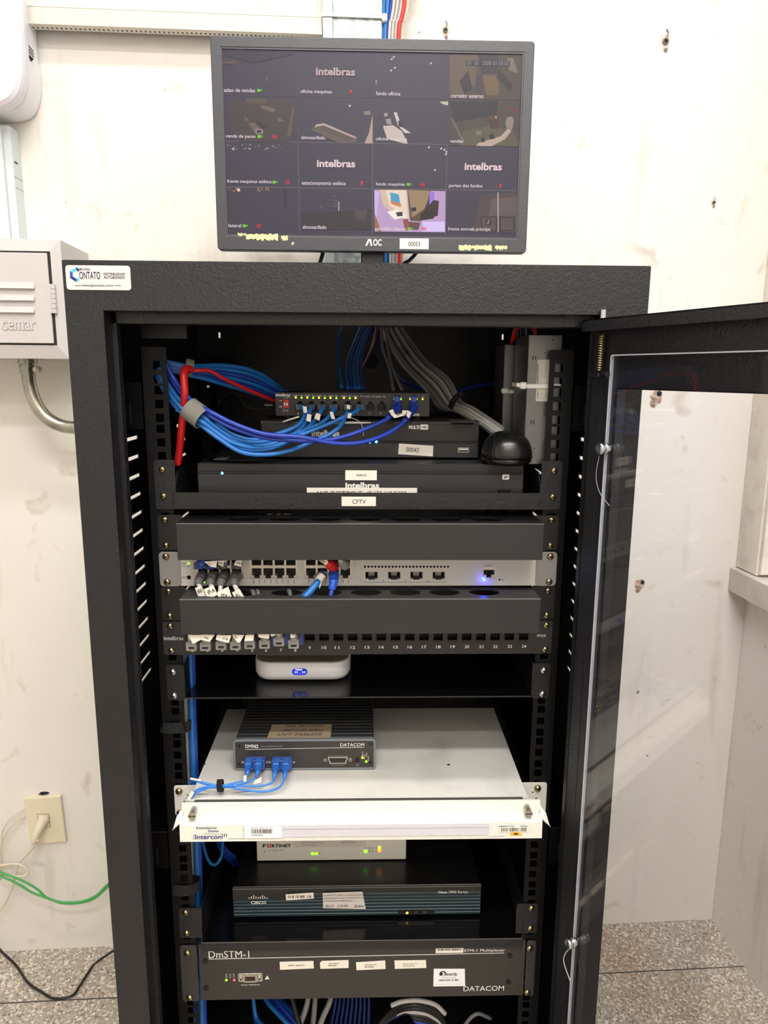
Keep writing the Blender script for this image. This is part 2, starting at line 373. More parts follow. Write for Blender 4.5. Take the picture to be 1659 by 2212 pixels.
# ------------------------------------------------------------------ things on the back wall
# perforated channel
b = B(WM); p0 = wp(52, 25, .03); p1 = wp(696, 36, .03); z0, z1 = .7565, .782
zt = (p0.z+p1.z)/2; zb = zt-.0275; x0, x1 = p0.x-.002, p1.x
b.box(x0, x1, -.04, -.0385, zb, zt, channelm, .0004); b.box(x0, x1, -.04, 0, zt-.0015, zt, channelm)
t = thing('cable_channel', 'beige perforated steel channel running along the wall towards the metal duct', 'cable channel', WM @ V((x0, -.02, zb)))
b.build('channel_body', t)
b = B(WM); n = 62; st = (x1-x0-.02)/n; z = zb+.0008
b.box(x0, x1, -.0385, -.029, z-.0008, z, channelm); b.box(x0, x1, -.023, -.018, z-.0008, z, channelm)
for i in range(n+1): b.box(x0+.01+i*st-st*.32, x0+.01+i*st+st*.32, -.029, -.023, z-.0008, z, channelm)
b.box(x0, x1, -.018, -.017, z-.0008, z+.006, darkhole)
b.build('perforated_lip', t)
# galvanised duct
t = thing('metal_duct', 'galvanised sheet metal duct rising up the wall behind the monitor', 'duct', WM @ V((0, -.03, .0)))
x0, x1 = wp(697, 30, .05).x, wp(826, 30, .05).x
b = B(WM); b.box(x0+.017, x1, -.05, 0, -.4, 1.9, galv, .001); b.build('duct_body', t)
b = B(WM); b.box(x0, x0+.0172, -.052, -.001, -.4, 1.9, zincl, .0008); b.build('folded_seam', t)
c = wp(760, 34, .053)
b = B(WM); b.box(x0-.002, x1+.001, -.0545, -.053, c.z-.003, c.z+.003, nylon, .0005); b.box(x1+.001, x1+.0022, -.0545, -.0, c.z-.003, c.z+.003, nylon)
b.box(x0-.0022, x0-.001, -.0545, -.0, c.z-.003, c.z+.003, nylon)
h = wp(830, 37, .06); b.box(h.x-.004, h.x+.005, -.062, -.053, h.z-.007, h.z+.006, nylon, .002)
tag(b.build('cable_tie'), 'white cable tie strapped round the metal duct and the riser cables', 'cable tie')
# riser cables beside the duct
spec = [(cyan, 830, 828, .0031), (cyan, 838, 832, .0031), (blue, 845, 837, .0031)]+[(palegrey, 851+i*4.2, 841+i*3.4, .0026) for i in range(6)]+[(redc, 874, 861, .0034), (creamc, 881, 868, .0026)]
names = {cyan: 'light blue', blue: 'royal blue', palegrey: 'pale grey', redc: 'red', creamc: 'cream'}
for i, (m, ut, ub, r) in enumerate(spec):
    off = .048+.006*(i % 2)+(.008 if m == redc else 0); P = []
    for u, v in ((ut+9, -380), (ut+4, -120), (ut, 0), ((ut+ub)/2, 40), (ub, 80), (ub-4, 330), (ub+2, 560), (ub-6, 760), (ub-10, 1000)):
        q = wp(u, v, off); P.append(WM @ V((q.x, max(-off, -.07), q.z)))
    b = B(); b.tube(P, r, m)
    if m == palegrey: tag(b.build('riser_cable'), 'pale grey cable in the bundle rising beside the metal duct', 'cable', 'pale grey riser cables beside the duct')
    elif i < 2: tag(b.build('riser_cable'), 'light blue cable rising hard against the edge of the metal duct', 'cable', 'light blue riser cables beside the duct')
    else: tag(b.build('riser_cable'), {'royal blue': 'royal blue cable between the light blue and grey risers by the duct', 'red': 'red cable among the pale risers beside the metal duct', 'cream': 'cream cable rightmost of the risers beside the metal duct'}[names[m]], 'cable')

# rounded white plastic unit, top left
t = thing('wall_unit', 'rounded white plastic unit high on the wall at the left end of the channel', 'wall unit', WM @ V((-.72, -.04, .56)))
def wl_loop(L, off):
    Q = [wp(u, v, off) for u, v in L]; return [(q.x, q.z) for q in [Q[0]]+catmull(Q[1:-1], 6)+[Q[-1]]]
b = B(WM); b.plate([wl_loop([(-200, -160), (40, -160), (46, -40), (54, 90), (60, 130), (62, 170), (58, 200), (50, 220), (38, 233), (20, 239), (0, 242), (-200, 246)], .06)], -.06, .058, plasticw, .006)
b.build('base', t)
b = B(WM); b.plate([wl_loop([(-200, -160), (32, -160), (40, -20), (46, 80), (47, 130), (44, 170), (36, 198), (22, 216), (0, 228), (-200, 236)], .10)], -.10, .04, lav, .014)
b.build('front_cover', t)
b = B(WM)
for i in range(3):
    q = wp(57+i*.6, 96+i*6.5, .055); b.poly([q+V(k) for k in ((-.0005, -.002, .004), (.0065, .012, -.005), (.0065, .012, -.0075), (-.0005, -.002, .0015))], [(0, 1, 2, 3)], darkhole)
q = wp(58, 119, .055); b.poly([q+V(k) for k in ((-.001, -.003, .005), (.0065, .012, -.001), (.004, .008, -.007), (-.001, -.003, -.003))], [(0, 1, 2, 3)], darkhole)
b.build('vent_slit', t)
# pale blue-grey panel box
q = wp(38, 285, .0); qb = wp(50, 512, 0); xe = q.x+.002
t = thing('distribution_box', 'pale blue-grey metal panel box between the rounded unit and the hinged box', 'electrical box', WM @ V((xe-.1, -.02, .3)))
zq = wp(130, 518, .139).z+.002; b = B(WM); b.box(xe-.4, xe, -.038, -.0005, zq, q.z, boxblue, .002); b.box(xe-.4, xe-.012, -.048, -.037, zq+.001, q.z-.006, boxblue, .0015); b.build('body', t)
b = B(WM); b.box(xe-.39, xe-.03, -.056, -.047, zq+.012, q.z-.02, boxblue, .003); b.box(xe-.38, xe-.045, -.058, -.055, zq+.028, q.z-.035, boxblue, .001); b.build('door', t)
b = B(WM); q = wp(38, 353, .02); b.box(xe+.0, xe+.001, -.03, -.018, q.z-.001, q.z+.001, darkhole); b.build('side_slot', t); b = B(WM); q = wp(44, 385, .02); b.box(xe, xe+.0008, -.036, -.002, q.z-.0006, q.z+.0006, boxgrey); q=wp(44,408,.02); b.box(xe, xe+.0008, -.036, -.002, q.z-.0006, q.z+.0006, boxgrey); b.build('side_slot', t)
# hinged grey box
D = .145
A = wp(130, 518, D-.006); Bq = wp(147, 775, D-.006); xr = A.x; zt = A.z; zb = Bq.z
i0 = wp(108, 543, D); i1 = wp(118, 746, D); xi = i0.x; zi1 = i0.z; zi0 = i1.z
t = thing('hinged_box', 'light grey louvred metal box with side hinge left of the black rack', 'electrical box', WM @ V((xr-.15, -.07, zb)))
b = B(WM); b.box(xr-.34, xr, -(D-.006), -.0005, zb, zt, boxgrey, .0008)
L_ = xr-.34; P = [V((L_, -(D-.006), zb)), V((xr, -(D-.006), zb)), V((xr, -(D-.006), zt)), V((L_, -(D-.006), zt)), V((L_, -D, zi0)), V((xi, -D, zi0)), V((xi, -D, zi1)), V((L_, -D, zi1))]
b.poly(P, [(0, 1, 5, 4), (1, 2, 6, 5), (2, 3, 7, 6)], boxgrey); b.box(L_, xi, -D+.0005, -(D-.008), zi0, zi1, mat('dark_door_gap', (40, 38, 36), .8))
b.build('body', t)
b = B(WM); dx = xi-.0025; b.box(L_+.005, dx-.002, -D-.003, -D+.0003, zi0+.003, zi1-.003, boxgrey, .001); dr = b.build('door', t)
b = B(WM)
for v in (617, 643, 669):
    q = wp(76, v, D+.003); hh = .0052
    b.poly([V((L_+.02, -D-.003, q.z+hh)), V((q.x, -D-.003, q.z+hh)), V((q.x-.001, -D-.0085, q.z-hh)), V((L_+.02, -D-.0085, q.z-hh)), V((L_+.02, -D-.003, q.z-hh)), V((q.x, -D-.003, q.z-hh))], [(0, 1, 2, 3), (1, 5, 2), (3, 2, 5, 4)], boxgrey)
b.build('louvre', dr)
b = B(WM); e0 = wp(5, 713, D+.003); e1 = wp(77, 692, D+.003); b.text('cemar', e0.x, e0.z, e1.x, e1.z, -D-.003, boxgrey, bold=.02, t=.0012)
b.text('cemar', e0.x+.0006, e0.z-.0008, e1.x+.0006, e1.z-.0008, -D-.003, mat('emboss_shade', (166, 162, 160), .5), bold=.03, t=.0004)  # darker offset copy paints shade beside the raised letters
b.build('embossed_lettering', dr)
b = B(WM); h0 = wp(110, 677, D); h1 = wp(110, 614, D); n = 6; st = (h1.z-h0.z)/n
for i in range(n): b.cyl(V((dx+.0035, -D-.003, h0.z+i*st)), (0, 0, 1), .0042, st*.93, boxgrey, 14)
b.box(dx-.004, dx+.001, -D-.0045, -D-.003, h0.z, h1.z, boxgrey)
b.build('hinge', t)
# conduit bend
pc = [wp(u, v, .075) for u, v in ((62, 760), (61, 800), (64, 830), (76, 868), (98, 900), (128, 918), (160, 924), (230, 928))]
t = thing('conduit', 'galvanised conduit bend dropping from the hinged box and turning behind the rack', 'conduit', WM @ pc[0])
b = B(WM); pc[0] = pc[1]+V((0, 0, .025)); b.tube(pc, .0118, galvp, 20); b.build('pipe', t)
b = B(WM); c = wp(60, 782, .075); c.z = zb-.004; b.band(c, (0, 0, 1), .012, .008, .0045, galvp); b.band(c+V((0, 0, -.008)), (0, 0, 1), .012, .005, .003, galvp); b.build('bushing', t)
b = B(WM); c = wp(60, 798, .075); b.band(c, (0, 0, 1), .0122, .014, .0016, galvp); b.cyl(c+V((.018, -.012, 0)), (0, 1, 0), .0055, .016, galvp); b.cyl(c+V((.018, -.0135, 0)), (0, 1, 0), .0028, .003, creamc); b.build('clamp', t)
# outlet, plug and loose leads
a = wp(51, 1725, .008); c = wp(131, 1719, .008); d_ = wp(143, 1818, .008); e = wp(67, 1824, .008)
P = [a, c, d_, e]
t = thing('wall_outlet', 'ivory outlet plate low on the wall left of the rack', 'outlet', WM @ ((a+d_)/2))
b = B(WM); L = [(q.x, q.z) for q in P][::-1]
b.plate([L], -.009, .009, outletm, .002); b.build('plate', t)
hc = wp(94, 1772, .0095); b = B(WM)
b.box(hc.x-.012, hc.x+.012, -.0098, -.009, hc.z-.016, hc.z+.014, outletm, .0004); b.box(hc.x-.013, hc.x+.013, -.0093, -.0089, hc.z-.017, hc.z+.015, mat('outlet_seam', (120, 100, 70), .7)); b.build('socket', t)
for sx in ((84, 1727),): 
    q = wp(93, 1719, .006); b = B(WM); blob(b, V((q.x, -.0005, q.z+.002)), .012, .004, .001, darkhole, 5); b.build('wall_hole', wb)
t = thing('power_plug', 'cream plug pushed into the ivory wall outlet with its lead hanging left', 'plug', WM @ hc)
b = B(WM); P = [V((hc.x+.002, -.010, hc.z+.004)), V((hc.x, -.022, hc.z-.001)), V((hc.x-.005, -.034, hc.z-.014)), V((hc.x-.011, -.040, hc.z-.03))]
b.tube(P, .011, creamc, 12, rad=lambda k: .0125-.006*k); b.build('plug_body', t)
P = [P[-1]]+[wp(u, v, o) for u, v, o in ((82, 1816, .040), (62, 1842, .035), (40, 1866, .03), (30, 1905, .03), (14, 1945, .03), (-4, 1972, .03), (-60, 2060, .03))]
b = B(WM); b.tube(P, .0024, creamc); b.build('lead', t)
def wallcable(name, label, cat, pts, r, m, group=None):
    b = B(WM); b.tube([wp(*p) for p in pts], r, m); return tag(b.build(name), label, cat, group)
wallcable('thin_wire', 'upper thin cream wire looping out from the outlet plate', 'cable', [(53, 1747, .006), (30, 1762, .02), (10, 1785, .025), (3, 1815, .02), (2, 1900, .01)], .0015, creamc)
wallcable('thin_wire', 'lower thin cream wire looping out from the outlet plate', 'cable', [(54, 1765, .006), (34, 1775, .02), (14, 1797, .025), (4, 1825, .02), (-8, 1880, .01)], .0015, creamc)
wallcable('looped_lead', 'white lead folded in a flat loop left of the green wires', 'cable', [(-40, 1880, .03), (10, 1868, .035), (40, 1867, .035), (60, 1878, .035), (58, 1889, .035), (42, 1894, .035), (10, 1890, .035), (-40, 1885, .03)], .0022, creamc)
G = 'green earth wires along the wall'
wallcable('earth_wire', 'green wire sagging along the wall, upper strand', 'cable', [(-40, 1860, .04), (0, 1883, .04), (30, 1895, .04), (60, 1908, .04), (82, 1922, .04), (100, 1938, .04), (130, 1948, .04), (170, 1948, .04), (205, 1936, .04), (235, 1908, .04), (300, 1850, .04)], .0023, greenc, G)
wallcable('earth_wire', 'green wire sagging along the wall, lower strand', 'cable', [(-40, 1880, .04), (0, 1892, .04), (40, 1910, .04), (70, 1928, .04), (105, 1941, .04), (135, 1951, .04), (175, 1950, .04), (205, 1940, .04), (235, 1914, .04), (300, 1858, .04)], .0023, greenc, G)
b = B(); P = [atz(u, v, FZ+h) for u, v, h in ((-30, 2015, .06), (0, 2052, .02), (35, 2086, .006), (60, 2122, .006), (90, 2143, .006), (118, 2157, .006), (155, 2151, .006), (172, 2130, .006), (190, 2102, .006), (205, 2082, .01), (243, 2055, .03), (300, 2020, .05))]
b.tube(P, .0026, blackc); tag(b.build('floor_lead'), 'black power lead curving over the terrazzo floor beside the rack', 'cable')

# ------------------------------------------------------------------ rack cabinet
YF = -.08; XL, XRr = -.3, .3015; ZT = .2775; BK = .50
OL, OR_, OT = -.2615, .2575, .2285; FB = -1.05
cab = thing('rack_cabinet', 'tall black steel equipment rack standing in front of the stained wall with its door open', 'rack cabinet', (0, .2, FZ))
b = B()
b.plate([rect(XL, XRr, FZ+.001, ZT, .0015, 2), rect(OL, OR_, FB, OT)], YF, .002, powder)
b.box(XL, XL+.0015, YF+.0015, -.02, FZ+.001, ZT-.001, powder); b.box(XRr-.0015, XRr, YF+.0015, -.02, FZ+.001, ZT-.001, powder)
for x0, x1 in ((OL-.0015, OL), (OR_, OR_+.0015)): b.box(x0, x1, YF+.001, -.056, FB, OT, powder)
for s, x in ((-1, OL), (1, OR_)):
    a, c = sorted((x-s*.0035, x+s*.012)); b.box(a, c, -.0575, -.056, FB, OT, powder)
    a, c = sorted((x-s*.0035, x-s*.0050)); b.box(a, c, -.0575, -.046, FB, OT, powder)
b.box(OL-.001, OR_+.001, YF+.001, -.056, OT, OT+.0015, powder)
zl = at(800, 703, -.056).z
b.box(OL, OR_, -.0575, -.056, zl, OT, powder2); b.box(OL, OR_, -.0565, -.03, zl, zl+.0015, powder)
b.box(-.228, .22, -.0583, -.0574, zl+.001, zl+.0105, powder2, .0004)
b.build('front_frame', cab)
b = B(); hx = [];
b.box(XL, XRr, YF+.002, .30, ZT-.0015, ZT, powder); b.box(XL, -.07, .30, .44, ZT-.0015, ZT, powder); b.box(.09, XRr, .30, .44, ZT-.0015, ZT, powder); b.box(XL, XRr, .44, BK, ZT-.0015, ZT, powder); b.build('top_panel', cab)
b = B(); L = [rect(XL, XRr, FZ+.02, ZT)]
for q in ((447, 833, 458, 837), (571, 873, 589, 877), (577, 1109.5, 588, 1112), (597, 1109.5, 607, 1112), (612, 1109.5, 628, 1112), (472, 718, 476, 730), (1084, 722, 1088, 734)): x0, x1, z0, z1 = pxr(*q, BK); L.append(rect(x0, x1, z0, z1))
b.plate(L, BK, .0015, powder2)
c = at(800, 780, BK); b.cyl(V((c.x, BK-.001, c.z)), (0, 1, 0), .014, .002, darkhole); b.build('back_panel', cab)
b = B(); b.box(XL, XRr, YF+.002, BK, FZ+.001, FZ+.03, powder); b.build('base_plinth', cab)
def side(x0, x1, name):
    b = B(); rows = [.1065-.02535*i for i in range(15)]; sl = [(.066, .124), (.325, .38)]; h = .0024
    ys = [-.02, sl[0][0], sl[0][1], sl[1][0], sl[1][1], BK]
    for a, c in ((ys[0], ys[1]), (ys[2], ys[3]), (ys[4], ys[5])): b.box(x0, x1, a, c, FZ+.02, ZT-.0015, black)
    for a, c in sl:
        zz = ZT-.0015
        for r in rows: b.box(x0, x1, a, c, r+h, zz, black); zz = r-h
        b.box(x0, x1, a, c, FZ+.02, zz, black)
    return b.build(name, cab)
side(-.2995, -.298, 'side_panel'); side(.2995, .301, 'side_panel')
# posts with square holes
def rail(x0, x1, y, name, web, ztop=.195):
    b = B(); zb = FZ+.04; hx = (x0+x1)/2 if y > .1 else (-.2325 if x0 < 0 else .2325); hw = .0048; z = ztop
    zs = []; k = 0
    while True:
        n, q = divmod(k, 3); zz = .17145+.0254-.00635-44.45e-3*n-15.875e-3*q+.0; k += 1
        if zz-hw < -.80: break
        if zz+hw < ztop-.004: zs.append(zz)
    for zz in zs:
        b.box(x0, x1, y, y+.0015, zz+hw, z, railblack); b.box(x0, hx-hw, y, y+.0015, zz-hw, zz+hw, railblack); b.box(hx+hw, x1, y, y+.0015, zz-hw, zz+hw, railblack); z = zz-hw
    b.box(x0, x1, y, y+.0015, zb, z, railblack)
    a, c = (x0, x0+.0015) if web < 0 else (x1-.0015, x1)
    b.box(a, c, y, y+.045*(1 if y < .1 else -1), zb, ztop, railblack)
    return b.build(name, cab)
rail(-.2515, -.2215, .0005, 'mounting_post', -1); rail(.2215, .2515, .0005, 'mounting_post', 1)
rail(-.2515, -.2215, .41, 'mounting_post', -1); rail(.2215, .2515, .41, 'mounting_post', 1)
for s in (-1, 1):      # brackets joining post and side
    for z in (.135, -.45, -.9):
        a, c = sorted((s*.2515, s*.2985)); b = B()
        b.box(a, c, .010, .0115, z-.035, z+.02, railblack, .0006); b.box(a, c, .0115, .4, z+.018, z+.0195, railblack)
        b.box(min(s*.268, s*.270), max(s*.268, s*.270), .0085, .0105, z-.028, z-.004, powder); b.box(min(s*.276, s*.278), max(s*.276, s*.278), .0085, .0105, z-.028, z-.004, powder)
        b.build('post_bracket', cab)
b = B(); b.box(-.215, -.2, -.01, .012, .222, .255, black, .002); b.box(-.2515, -.2, .012, .014, .205, .258, black); b.build('corner_gusset', cab)
# dealer sticker
x0, x1, z0, z1 = pxr(145, 573, 281, 627, YF)
x0 = at(143, 600, YF).x; b = B(); b.plate([rect(x0, x1, z0+.0004, z1-.0006, .003)], YF-.0008, .0008, mat('silver_white_sticker', (214, 208, 203), .4), .0002); st_ = b.build('sticker', cab)
Y = YF-.0009; b = B()
ptext(b, 'METALÚRGICA', 172, 578, 195, 584, Y, navy, bold=.02); ptext(b, 'ONTATO', 172, 587, 216, 603, Y, mat('dark_navy_print', (26, 26, 74), .6), bold=.01)
ptext(b, 'DISTRIBUIDOR', 224, 589.5, 270, 594.5, Y, MATS['dark_navy_print'], bold=.02); ptext(b, 'AUTORIZADO', 224, 596.5, 270, 602, Y, MATS['dark_navy_print'], bold=.02)
ptext(b, 'metalurgicacontato.com.br', 177, 614, 246, 620, Y, MATS['dark_navy_print'], bold=.01)
for u0, u1 in ((162, 175), (248, 261)):
    a, c, e, f_ = pxr(u0, 616, u1, 617.4, Y); b.box(a, c, Y-.0002, Y, e, f_, mat('grey_print', (110, 110, 120), .6))
b.build('lettering', st_)
b = B(); cu, cv = 164.5, 593
hexo = [(164.5, 577), (171, 581), (171, 587), (164.8, 584), (157, 589), (157, 597), (164.8, 602), (171, 599), (171, 605.5), (165, 609.5), (151, 600), (151, 586)]
cols = [(30, 60, 150), (24, 40, 110), (50, 140, 210), (70, 180, 220), (40, 150, 200), (30, 70, 170)]
for i, q in enumerate([(0, 1, 2, 3), (0, 3, 4, 11), (11, 4, 5, 10), (10, 5, 6, 9), (9, 6, 7, 8)]):
    b.poly([at(hexo[k][0], hexo[k][1], Y-.0001) for k in q], [(0, 1, 2, 3)], mat('logo_blue_%d' % i, cols[(i*2+1) % 6], .5))
b.build('hexagon_emblem', st_)
# ------------------------------------------------------------------ open door with acrylic sheet
P0 = V((.258, -.08, 0)); TH = radians(-68)
DM = Matrix.Translation(P0) @ Matrix.Rotation(TH, 4, 'Z')      # local x along the door, local +y is the outer side
DW = .485; DT = .2237; DB = -1.02
b = B(DM)
S0, S1, R0 = -.018, .0235, .1525
b.box(S0, S1, 0, .0015, DB, DT, powder); b.box(DW-.045, DW, 0, .0015, DB, DT, powder)
b.box(S1, DW-.045, 0, .0015, R0, DT, powder); b.box(S1, DW-.045, 0, .0015, DB, DB+.07, powder)
b.box(S0, S0+.0015, 0, .02, DB, DT, powder); b.box(DW-.0015, DW, -.012, .02, DB, DT, powder)
b.box(S0, DW, -.0165, .02, DT-.0015, DT, powder); b.box(S0, DW, -.0165, -.015, DT-.012, DT, powder)
b.box(S1-.002, S1, 0, .012, DB+.07, R0, powder); b.box(S1, DW-.045, 0, .012, R0, R0+.0015, powder)
door = b.build('door', cab)
b = B(DM); b.box(.0165, DW-.02, -.0035, -.0005, DB+.04, .1862, glassm); ac = b.build('acrylic_sheet', door)
edgem = mat('polished_acrylic_edge', (190, 195, 205), .25, emit=0)
b = B(DM); b.box(.0150, .0165, -.0037, -.0003, DB+.04, .1866, edgem); b.box(.0165, DW-.02, -.0037, -.0003, .1862, .1874, edgem); b.build('sheet_edge', door)
for z in (.0909, -.5068):
    M2 = DM @ Matrix.Translation((.0195, -.0037, z)); b = B()
    for y0, r_, h in ((0, .0052, .003), (-.003, .0062, .002), (-.005, .0045, .003), (-.008, .0062, .0035)):
        b.lathe([(0, 0), (r_, 0), (r_, h), (r_*.8, h+.0006), (0, h+.0008)], M2 @ Matrix.Translation((0, y0, 0)) @ Matrix.Rotation(pi/2, 4, 'X'), screwz, 18)
    b.build('sheet_screw', door)
hair = mat('clear_thread', (170, 170, 170), .3)
b = B(DM); b.tube([V((.017, -.012, .083)), V((.0165, -.014, .062)), V((.024, -.014, .045)), V((.038, -.012, .033))], .0003, hair, 5); b.build('loose_thread', door)
b = B(DM); b.tube([V((.021, -.012, -.512)), V((.015, -.014, -.525)), V((.014, -.014, -.538)), V((.026, -.012, -.556))], .0007, hair, 5); b.build('loose_thread', door)
P = []; zA, zB = .207, .157
for i in range(15*8+1):
    a = 2*pi*i/8; P.append(V((.002+.003*cos(a), -.006+.003*sin(a), .2095-.001-.037*i/120)))
b = B(DM); b.tube(P, .0007, screwm, 5, 1); b.build('hinge_spring', door)
b = B(DM); b.cyl(V((.002, -.006, .217)), (0, 0, 1), .0032, .016, screwz); b.build('hinge_pin', door)
b = B(DM); b.cyl(V((.004, -.006, .166)), (1, -.15, .12), .0032, .013, black); b.box(-.010, .006, -.0105, -.002, .164, .168, black, .0008); b.build('pin_lever', door)

# ------------------------------------------------------------------ monitor on top
MY = .245; MX0, MX1, MZ0, MZ1 = -.2065, .2407, .3400, .6193
mon = thing('monitor', 'widescreen black monitor showing sixteen security camera tiles on top of the rack', 'monitor', (.017, .28, ZT))
brushed = mat('brushed_black_bezel', (50, 51, 58), .35, bump=(110, .35, (1, 1, 22)), spec=.6)
brushedv = mat('brushed_black_bezel_side', (44, 45, 52), .35, bump=(60, 1.0, (22, 1, 1)), spec=.6)
def mp(cx, cy, Y=MY): return at(440+cx/2.242, 50+cy/2.242, Y)
sA = mp(100, 1006); sB = mp(1545, 150); sx0, sx1, sz0, sz1 = MX0+.0138, MX1-.0145, .3600, MZ1-.0145
b = B(); b.plate([rect(MX0, MX1, MZ0, MZ1, .005), rect(sx0, sx1, sz0, sz1)], MY, .016, brushed, .0012)
b.build('bezel', mon)
b = B(); b.plate([rect(MX0+.012, MX1-.012, MZ0+.012, MZ1-.012, .02)], MY+.016, .03, black, .006); b.build('rear_shell', mon)
b = B(); lw = .0016
b.plate([rect(sx0-.0002, sx1+.0002, sz0-.0002, sz1+.0002), rect(sx0+lw, sx1-lw, sz0+lw, sz1-lw)], MY+.0006, .004, mat('inner_bezel_lip', (70, 68, 74), .3)); b.build('screen_lip', mon)
def emis(name, col, k=1.):
    if name in MATS: return MATS[name]
    m = bpy.data.materials.new(name); m.use_nodes = True; nt = m.node_tree; p = nt.nodes['Principled BSDF']
    p.inputs['Base Color'].default_value = (.004, .004, .005, 1); p.inputs['Roughness'].default_value = .35; p.inputs['Specular IOR Level'].default_value = .3
    c = lin(col); p.inputs['Emission Color'].default_value = c; p.inputs['Emission Strength'].default_value = k; MATS[name] = m; return m
def se(*c): return emis('screen_%d_%d_%d' % c, c, .85)
b = B(); SY = MY+.0028
b.box(sx0, sx1, SY, SY+.002, sz0, sz1, se(60, 55, 70))  # emission colour holds the backlight glow plus a painted reflection
scr = b.build('screen', mon)
b = B()
TW = (sx1-sx0-2*lw-.004)/4; TX = sx0+lw+.002
vx = [mp(455, 500).x, mp(818, 500).x, mp(1182, 500).x]; hz = [mp(820, 357).z, mp(820, 580).z, mp(820, 800).z]
for x in vx: b.box(x-.0004, x+.0004, SY-.0004, SY, sz0+.004, hz[1]+.0, se(104, 96, 100)); b.box(x-.0003, x+.0003, SY-.0004, SY, hz[1], sz1-.01, se(72, 66, 76))
for i, z in enumerate(hz): b.box(sx0+.003, sx1-.003, SY-.0004, SY, z-.0004, z+.0004, se(104, 96, 100) if i else se(70, 64, 74))
LAY = [0]
def sp(col, *pts):
    LAY[0] += 1; b.poly([V((q.x, SY-.0004-.000004*LAY[0], q.z)) for q in (mp(x, y) for x, y in pts)], [tuple(range(len(pts)))], se(*col))
# entrance corridor tile
sp((74, 62, 58), (1192, 150), (1560, 150), (1530, 370), (1192, 360)); sp((96, 78, 66), (1192, 150), (1330, 150), (1315, 300), (1240, 350), (1192, 340)); sp((40, 34, 44), (1240, 280), (1283, 225), (1303, 318), (1262, 338))
sp((54, 46, 52), (1330, 150), (1430, 150), (1422, 240), (1345, 245)); sp((110, 84, 62), (1355, 250), (1415, 250), (1432, 300), (1430, 345), (1370, 345)); sp((44, 38, 48), (1430, 215), (1500, 300), (1480, 325), (1425, 260)); sp((120, 104, 92), (1470, 165), (1500, 165), (1525, 240), (1480, 225)); sp((38, 34, 46), (1272, 176), (1485, 180), (1485, 207), (1270, 203)); sp((60, 52, 62), (1330, 245), (1350, 245), (1350, 345), (1310, 330))
# showroom tiles
sp((66, 56, 58), (130, 370), (430, 370), (440, 460), (420, 575), (170, 575), (110, 450)); sp((86, 74, 66), (205, 362), (300, 362), (300, 385), (205, 382)); sp((104, 88, 80), (215, 482), (245, 478), (290, 525), (275, 540), (250, 535)); sp((108, 92, 84), (270, 395), (320, 402), (350, 418), (335, 430), (285, 412)); sp((98, 82, 74), (198, 445), (222, 470), (200, 470)); sp((110, 96, 86), (357, 452), (388, 472), (362, 472)); sp((38, 32, 40), (262, 470), (300, 500), (290, 512), (255, 485)); sp((90, 76, 66), (428, 405), (440, 405), (420, 540), (402, 550))
sp((150, 130, 118), (250, 509), (285, 512), (285, 531), (252, 534)); sp((36, 30, 38), (256, 515), (278, 515), (278, 528), (256, 530)); sp((84, 70, 66), (85, 180), (160, 180), (158, 195), (85, 192)); sp((96, 80, 72), (155, 125), (190, 122), (188, 140), (165, 142)); sp((52, 46, 60), (85, 150), (240, 190), (430, 150), (430, 130), (85, 125)); sp((110, 70, 80), (298, 262), (312, 258), (306, 285))
# store room
sp((92, 80, 78), (535, 500), (580, 485), (740, 560), (735, 575), (655, 578), (520, 515)); sp((180, 158, 150), (535, 502), (545, 488), (582, 482), (740, 550), (738, 557), (580, 492)); sp((84, 72, 72), (545, 498), (580, 494), (725, 560), (700, 572)); sp((176, 148, 140), (818, 440), (818, 580), (778, 580), (800, 530)); sp((130, 112, 106), (775, 425), (805, 420), (812, 442), (778, 442)); sp((210, 200, 196), (702, 394), (710, 392), (712, 402), (704, 403))
# workshop
sp((196, 176, 170), (868, 495), (918, 492), (960, 520), (990, 580), (970, 580), (888, 558)); sp((200, 182, 176), (920, 430), (935, 428), (960, 500), (1005, 530), (975, 530), (942, 495)); sp((150, 134, 130), (880, 462), (905, 458), (912, 490), (888, 488)); sp((160, 140, 136), (872, 434), (890, 430), (892, 448), (875, 450)); sp((36, 30, 38), (942, 470), (955, 470), (968, 500), (945, 500)); sp((190, 176, 166), (1142, 378), (1184, 376), (1184, 396), (1160, 390)); sp((140, 126, 120), (830, 275), (842, 270), (836, 300))
for x, y in ((905, 170), (915, 160), (902, 225), (920, 212), (1095, 190), (1085, 598), (1160, 610), (1170, 620), (1145, 604), (1168, 632), (1115, 708)): sp((200, 186, 180), (x, y), (x+9, y-5), (x+11, y+3), (x+4, y+7))
# sales tile
sp((70, 60, 56), (1190, 375), (1530, 375), (1530, 595), (1195, 590)); sp((42, 36, 46), (1195, 375), (1430, 375), (1420, 440), (1210, 480)); sp((86, 78, 62), (1260, 520), (1400, 490), (1500, 520), (1530, 595), (1240, 590)); sp((178, 156, 142), (1320, 592), (1330, 578), (1440, 545), (1475, 508), (1492, 520), (1460, 560), (1395, 594)); sp((74, 42, 40), (1385, 462), (1430, 458), (1430, 510), (1388, 508)); sp((132, 122, 112), (1470, 455), (1495, 448), (1505, 470), (1495, 515), (1470, 512), (1462, 480)); sp((98, 48, 50), (1475, 395), (1525, 410), (1525, 430), (1480, 412)); sp((220, 150, 80), (1410, 450), (1420, 448), (1420, 462)); sp((120, 106, 96), (1320, 520), (1345, 520), (1345, 540), (1322, 540)); sp((38, 32, 40), (1342, 555), (1360, 550), (1364, 572), (1346, 575)); sp((38, 32, 40), (1382, 540), (1405, 530), (1412, 556), (1390, 562)); sp((110, 98, 90), (1200, 460), (1206, 458), (1262, 570), (1254, 575))
